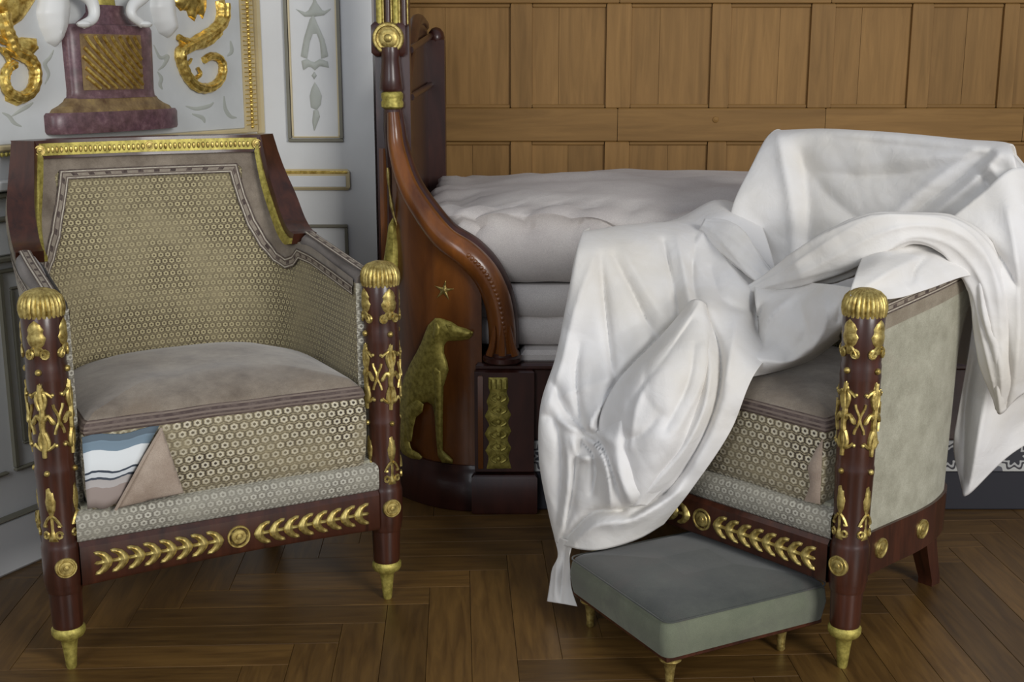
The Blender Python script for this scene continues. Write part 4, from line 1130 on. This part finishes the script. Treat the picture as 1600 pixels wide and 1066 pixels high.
# leaf-shaped pleat lying over the front
patch([row([(1080,470),(1088,468),(1096,470),(1102,474)], [2.31,2.30,2.30,2.31]),
  row([(1030,528),(1062,520),(1100,520),(1122,545)], [2.29,2.245,2.235,2.27]),
  row([(962,600),(1010,585),(1080,590),(1118,620)], [2.27,2.19,2.15,2.20]),
  row([(936,668),(990,665),(1055,665),(1088,700)], [2.26,2.165,2.13,2.18]),
  row([(955,735),(990,735),(1025,735),(1045,755)], [2.24,2.16,2.14,2.18]),
  row([(975,790),(988,792),(998,790),(1010,790)], [2.20,2.18,2.17,2.18])], 11, 11,
  [([(1092,475),(1050,540),(1000,620),(985,700)], 8, .010), ([(1080,500),(1030,570),(985,630)], 6, -.009), ([(1105,520),(1100,590),(1060,670)], 10, .012), ([(1085,540),(1075,600),(1040,670)], 7, -.008), ([(960,690),(1000,680),(1030,650)], 8, -.008)], .004, 8)
# H: gathered on the seat
patch([row([(1178,432),(1240,440),(1300,445),(1348,452)], [2.42,2.34,2.18,2.045]), row([(1180,470),(1235,480),(1290,485),(1335,480)], [2.35,2.26,2.14,2.06]),
  row([(1185,520),(1232,535),(1285,525),(1322,505)], [2.30,2.22,2.16,2.12]), row([(1172,560),(1222,568),(1272,548),(1312,522)], [2.22,2.20,2.20,2.18]),
  row([(1158,592),(1215,580),(1268,562),(1312,530)], [2.21,2.24,2.27,2.26])], 9, 9,
  [([(1192,480),(1182,510),(1190,540)], 6, -.030), ([(1240,462),(1210,490),(1185,530)], 9, .020), ([(1250,470),(1260,520),(1230,560)], 10, -.012), ([(1290,470),(1290,510),(1270,545)], 9, .014), ([(1315,470),(1310,500)], 6, -.014), ([(1180,560),(1230,566),(1280,545)], 7, .008)], .005, 11)
# near arm: the lower layer
patch([row([(1352,392),(1380,378),(1420,368),(1475,375),(1530,420)], [2.27,2.27,2.28,2.30,2.32]), row([(1338,426),(1380,412),(1430,405),(1485,405),(1532,424)], [2.10,2.12,2.17,2.23,2.29]),
  row([(1328,458),(1385,450),(1440,435),(1495,420),(1534,425)], [2.035,2.075,2.13,2.20,2.26]), row([(1334,464),(1395,467),(1450,452),(1500,434),(1536,428)], [2.02,2.06,2.12,2.19,2.26])], 8, 7,
  [([(1390,400),(1440,392),(1490,396)], 5, -.010), ([(1450,400),(1430,420),(1425,440)], 5, -.012), ([(1350,450),(1400,420),(1440,400)], 7, .010)], .003, 12)
# twisted bundle across the chair
def bundle(pts, hw, dep, k=5, tw=1.5, seg=64, amp=.14, seed=0):
    c = spline([(x, y, Y) for x, y, Y in pts], 16); n = len(c); ws = spline([(w_, 0, 0) for w_ in hw], 16); rows = []
    for i, v in enumerate(c):
        a = c[max(i-1,0)]; b = c[min(i+1,n-1)]; d = Vector((b.x-a.x, b.y-a.y)); d.normalize(); nn = Vector((-d.y, d.x)); r = []
        for j in range(seg+1):
            q = 2*PI*j/seg; ph = tw*i/n*2*PI
            f_ = 1+amp*1.5*(.5-abs(math.sin((k*q+ph)/2))**.7)+amp*.8*(.5-abs(math.sin(((k*2+1)*q-ph*1.3+seed)/2))**.8)
            s_ = math.cos(q)*f_; e = math.sin(q)*f_
            w_ = max(.5, ws[i].x); y3 = v.z-dep*e*min(1, w_/30)
            p = P(v.x+nn.x*w_*s_, v.y+nn.y*w_*s_, y3); r.append(p+(Vector((0,0,H))-p).normalized()*crumple(p, seed, 1.0))
        rows.append(r)
    SH.grid(rows)
bundle([(1150,462,2.44),(1195,446,2.38),(1250,425,2.31),(1310,398,2.26),(1370,370,2.23),(1425,357,2.22),(1480,366,2.23),(1520,398,2.24),(1546,450,2.25),(1558,520,2.26),(1566,590,2.27),(1562,645,2.28)],
  [4,14,30,42,40,26,32,36,34,34,26,3], .042, 4, 1.1, 90, .13, 1)
bundle([(1096,352,2.60),(1135,372,2.53),(1165,402,2.46),(1196,432,2.40),(1230,446,2.34)], [10,26,22,16,10], .035, 4, .8, 60, .14, 4)
# C1: falls outside the near back corner
patch([row([(1475,350),(1530,305),(1588,262),(1650,280)], [2.295,2.30,2.305,2.42]), row([(1520,420),(1560,400),(1612,380),(1685,380)], [2.235,2.23,2.25,2.40]),
  row([(1519,490),(1560,488),(1612,480),(1690,470)], [2.245,2.225,2.26,2.42]), row([(1532,548),(1566,556),(1616,550),(1692,540)], [2.26,2.225,2.26,2.42]),
  row([(1556,640),(1566,646),(1606,612),(1695,590)], [2.29,2.26,2.28,2.43])], 9, 10,
  [([(1545,380),(1555,460),(1572,560),(1572,640)], 6, -.022), ([(1530,420),(1535,480),(1550,560),(1562,640)], 7, .014), ([(1575,330),(1590,420),(1592,520),(1585,610)], 10, .016), ([(1528,500),(1545,540),(1556,600)], 5, -.014),
   ([(1510,360),(1560,400),(1590,450)], 8, -.012)], .004, 14)
# C2: the back layer, hanging lower to a point
patch([row([(1524,470),(1560,470),(1620,470),(1700,470)], [2.40,2.40,2.42,2.50]), row([(1512,560),(1552,560),(1618,560),(1700,560)], [2.40,2.38,2.41,2.50]),
  row([(1498,640),(1542,640),(1612,620),(1700,610)], [2.41,2.37,2.41,2.50]), row([(1490,700),(1530,705),(1595,665),(1700,632)], [2.42,2.37,2.41,2.50]),
  row([(1503,764),(1514,772),(1588,704),(1700,650)], [2.41,2.39,2.41,2.50])], 9, 9,
  [([(1520,560),(1508,640),(1506,750)], 8, -.020), ([(1545,600),(1530,680),(1515,765)], 9, .014)], .004, 15)
sheet_o = SH.build('dust_sheet', M['sheet'], None, ang=180, solid=.0018)
tag(sheet_o, 'crumpled white cotton dust sheet draped over the right armchair and trailing onto the footstool', 'dust sheet')
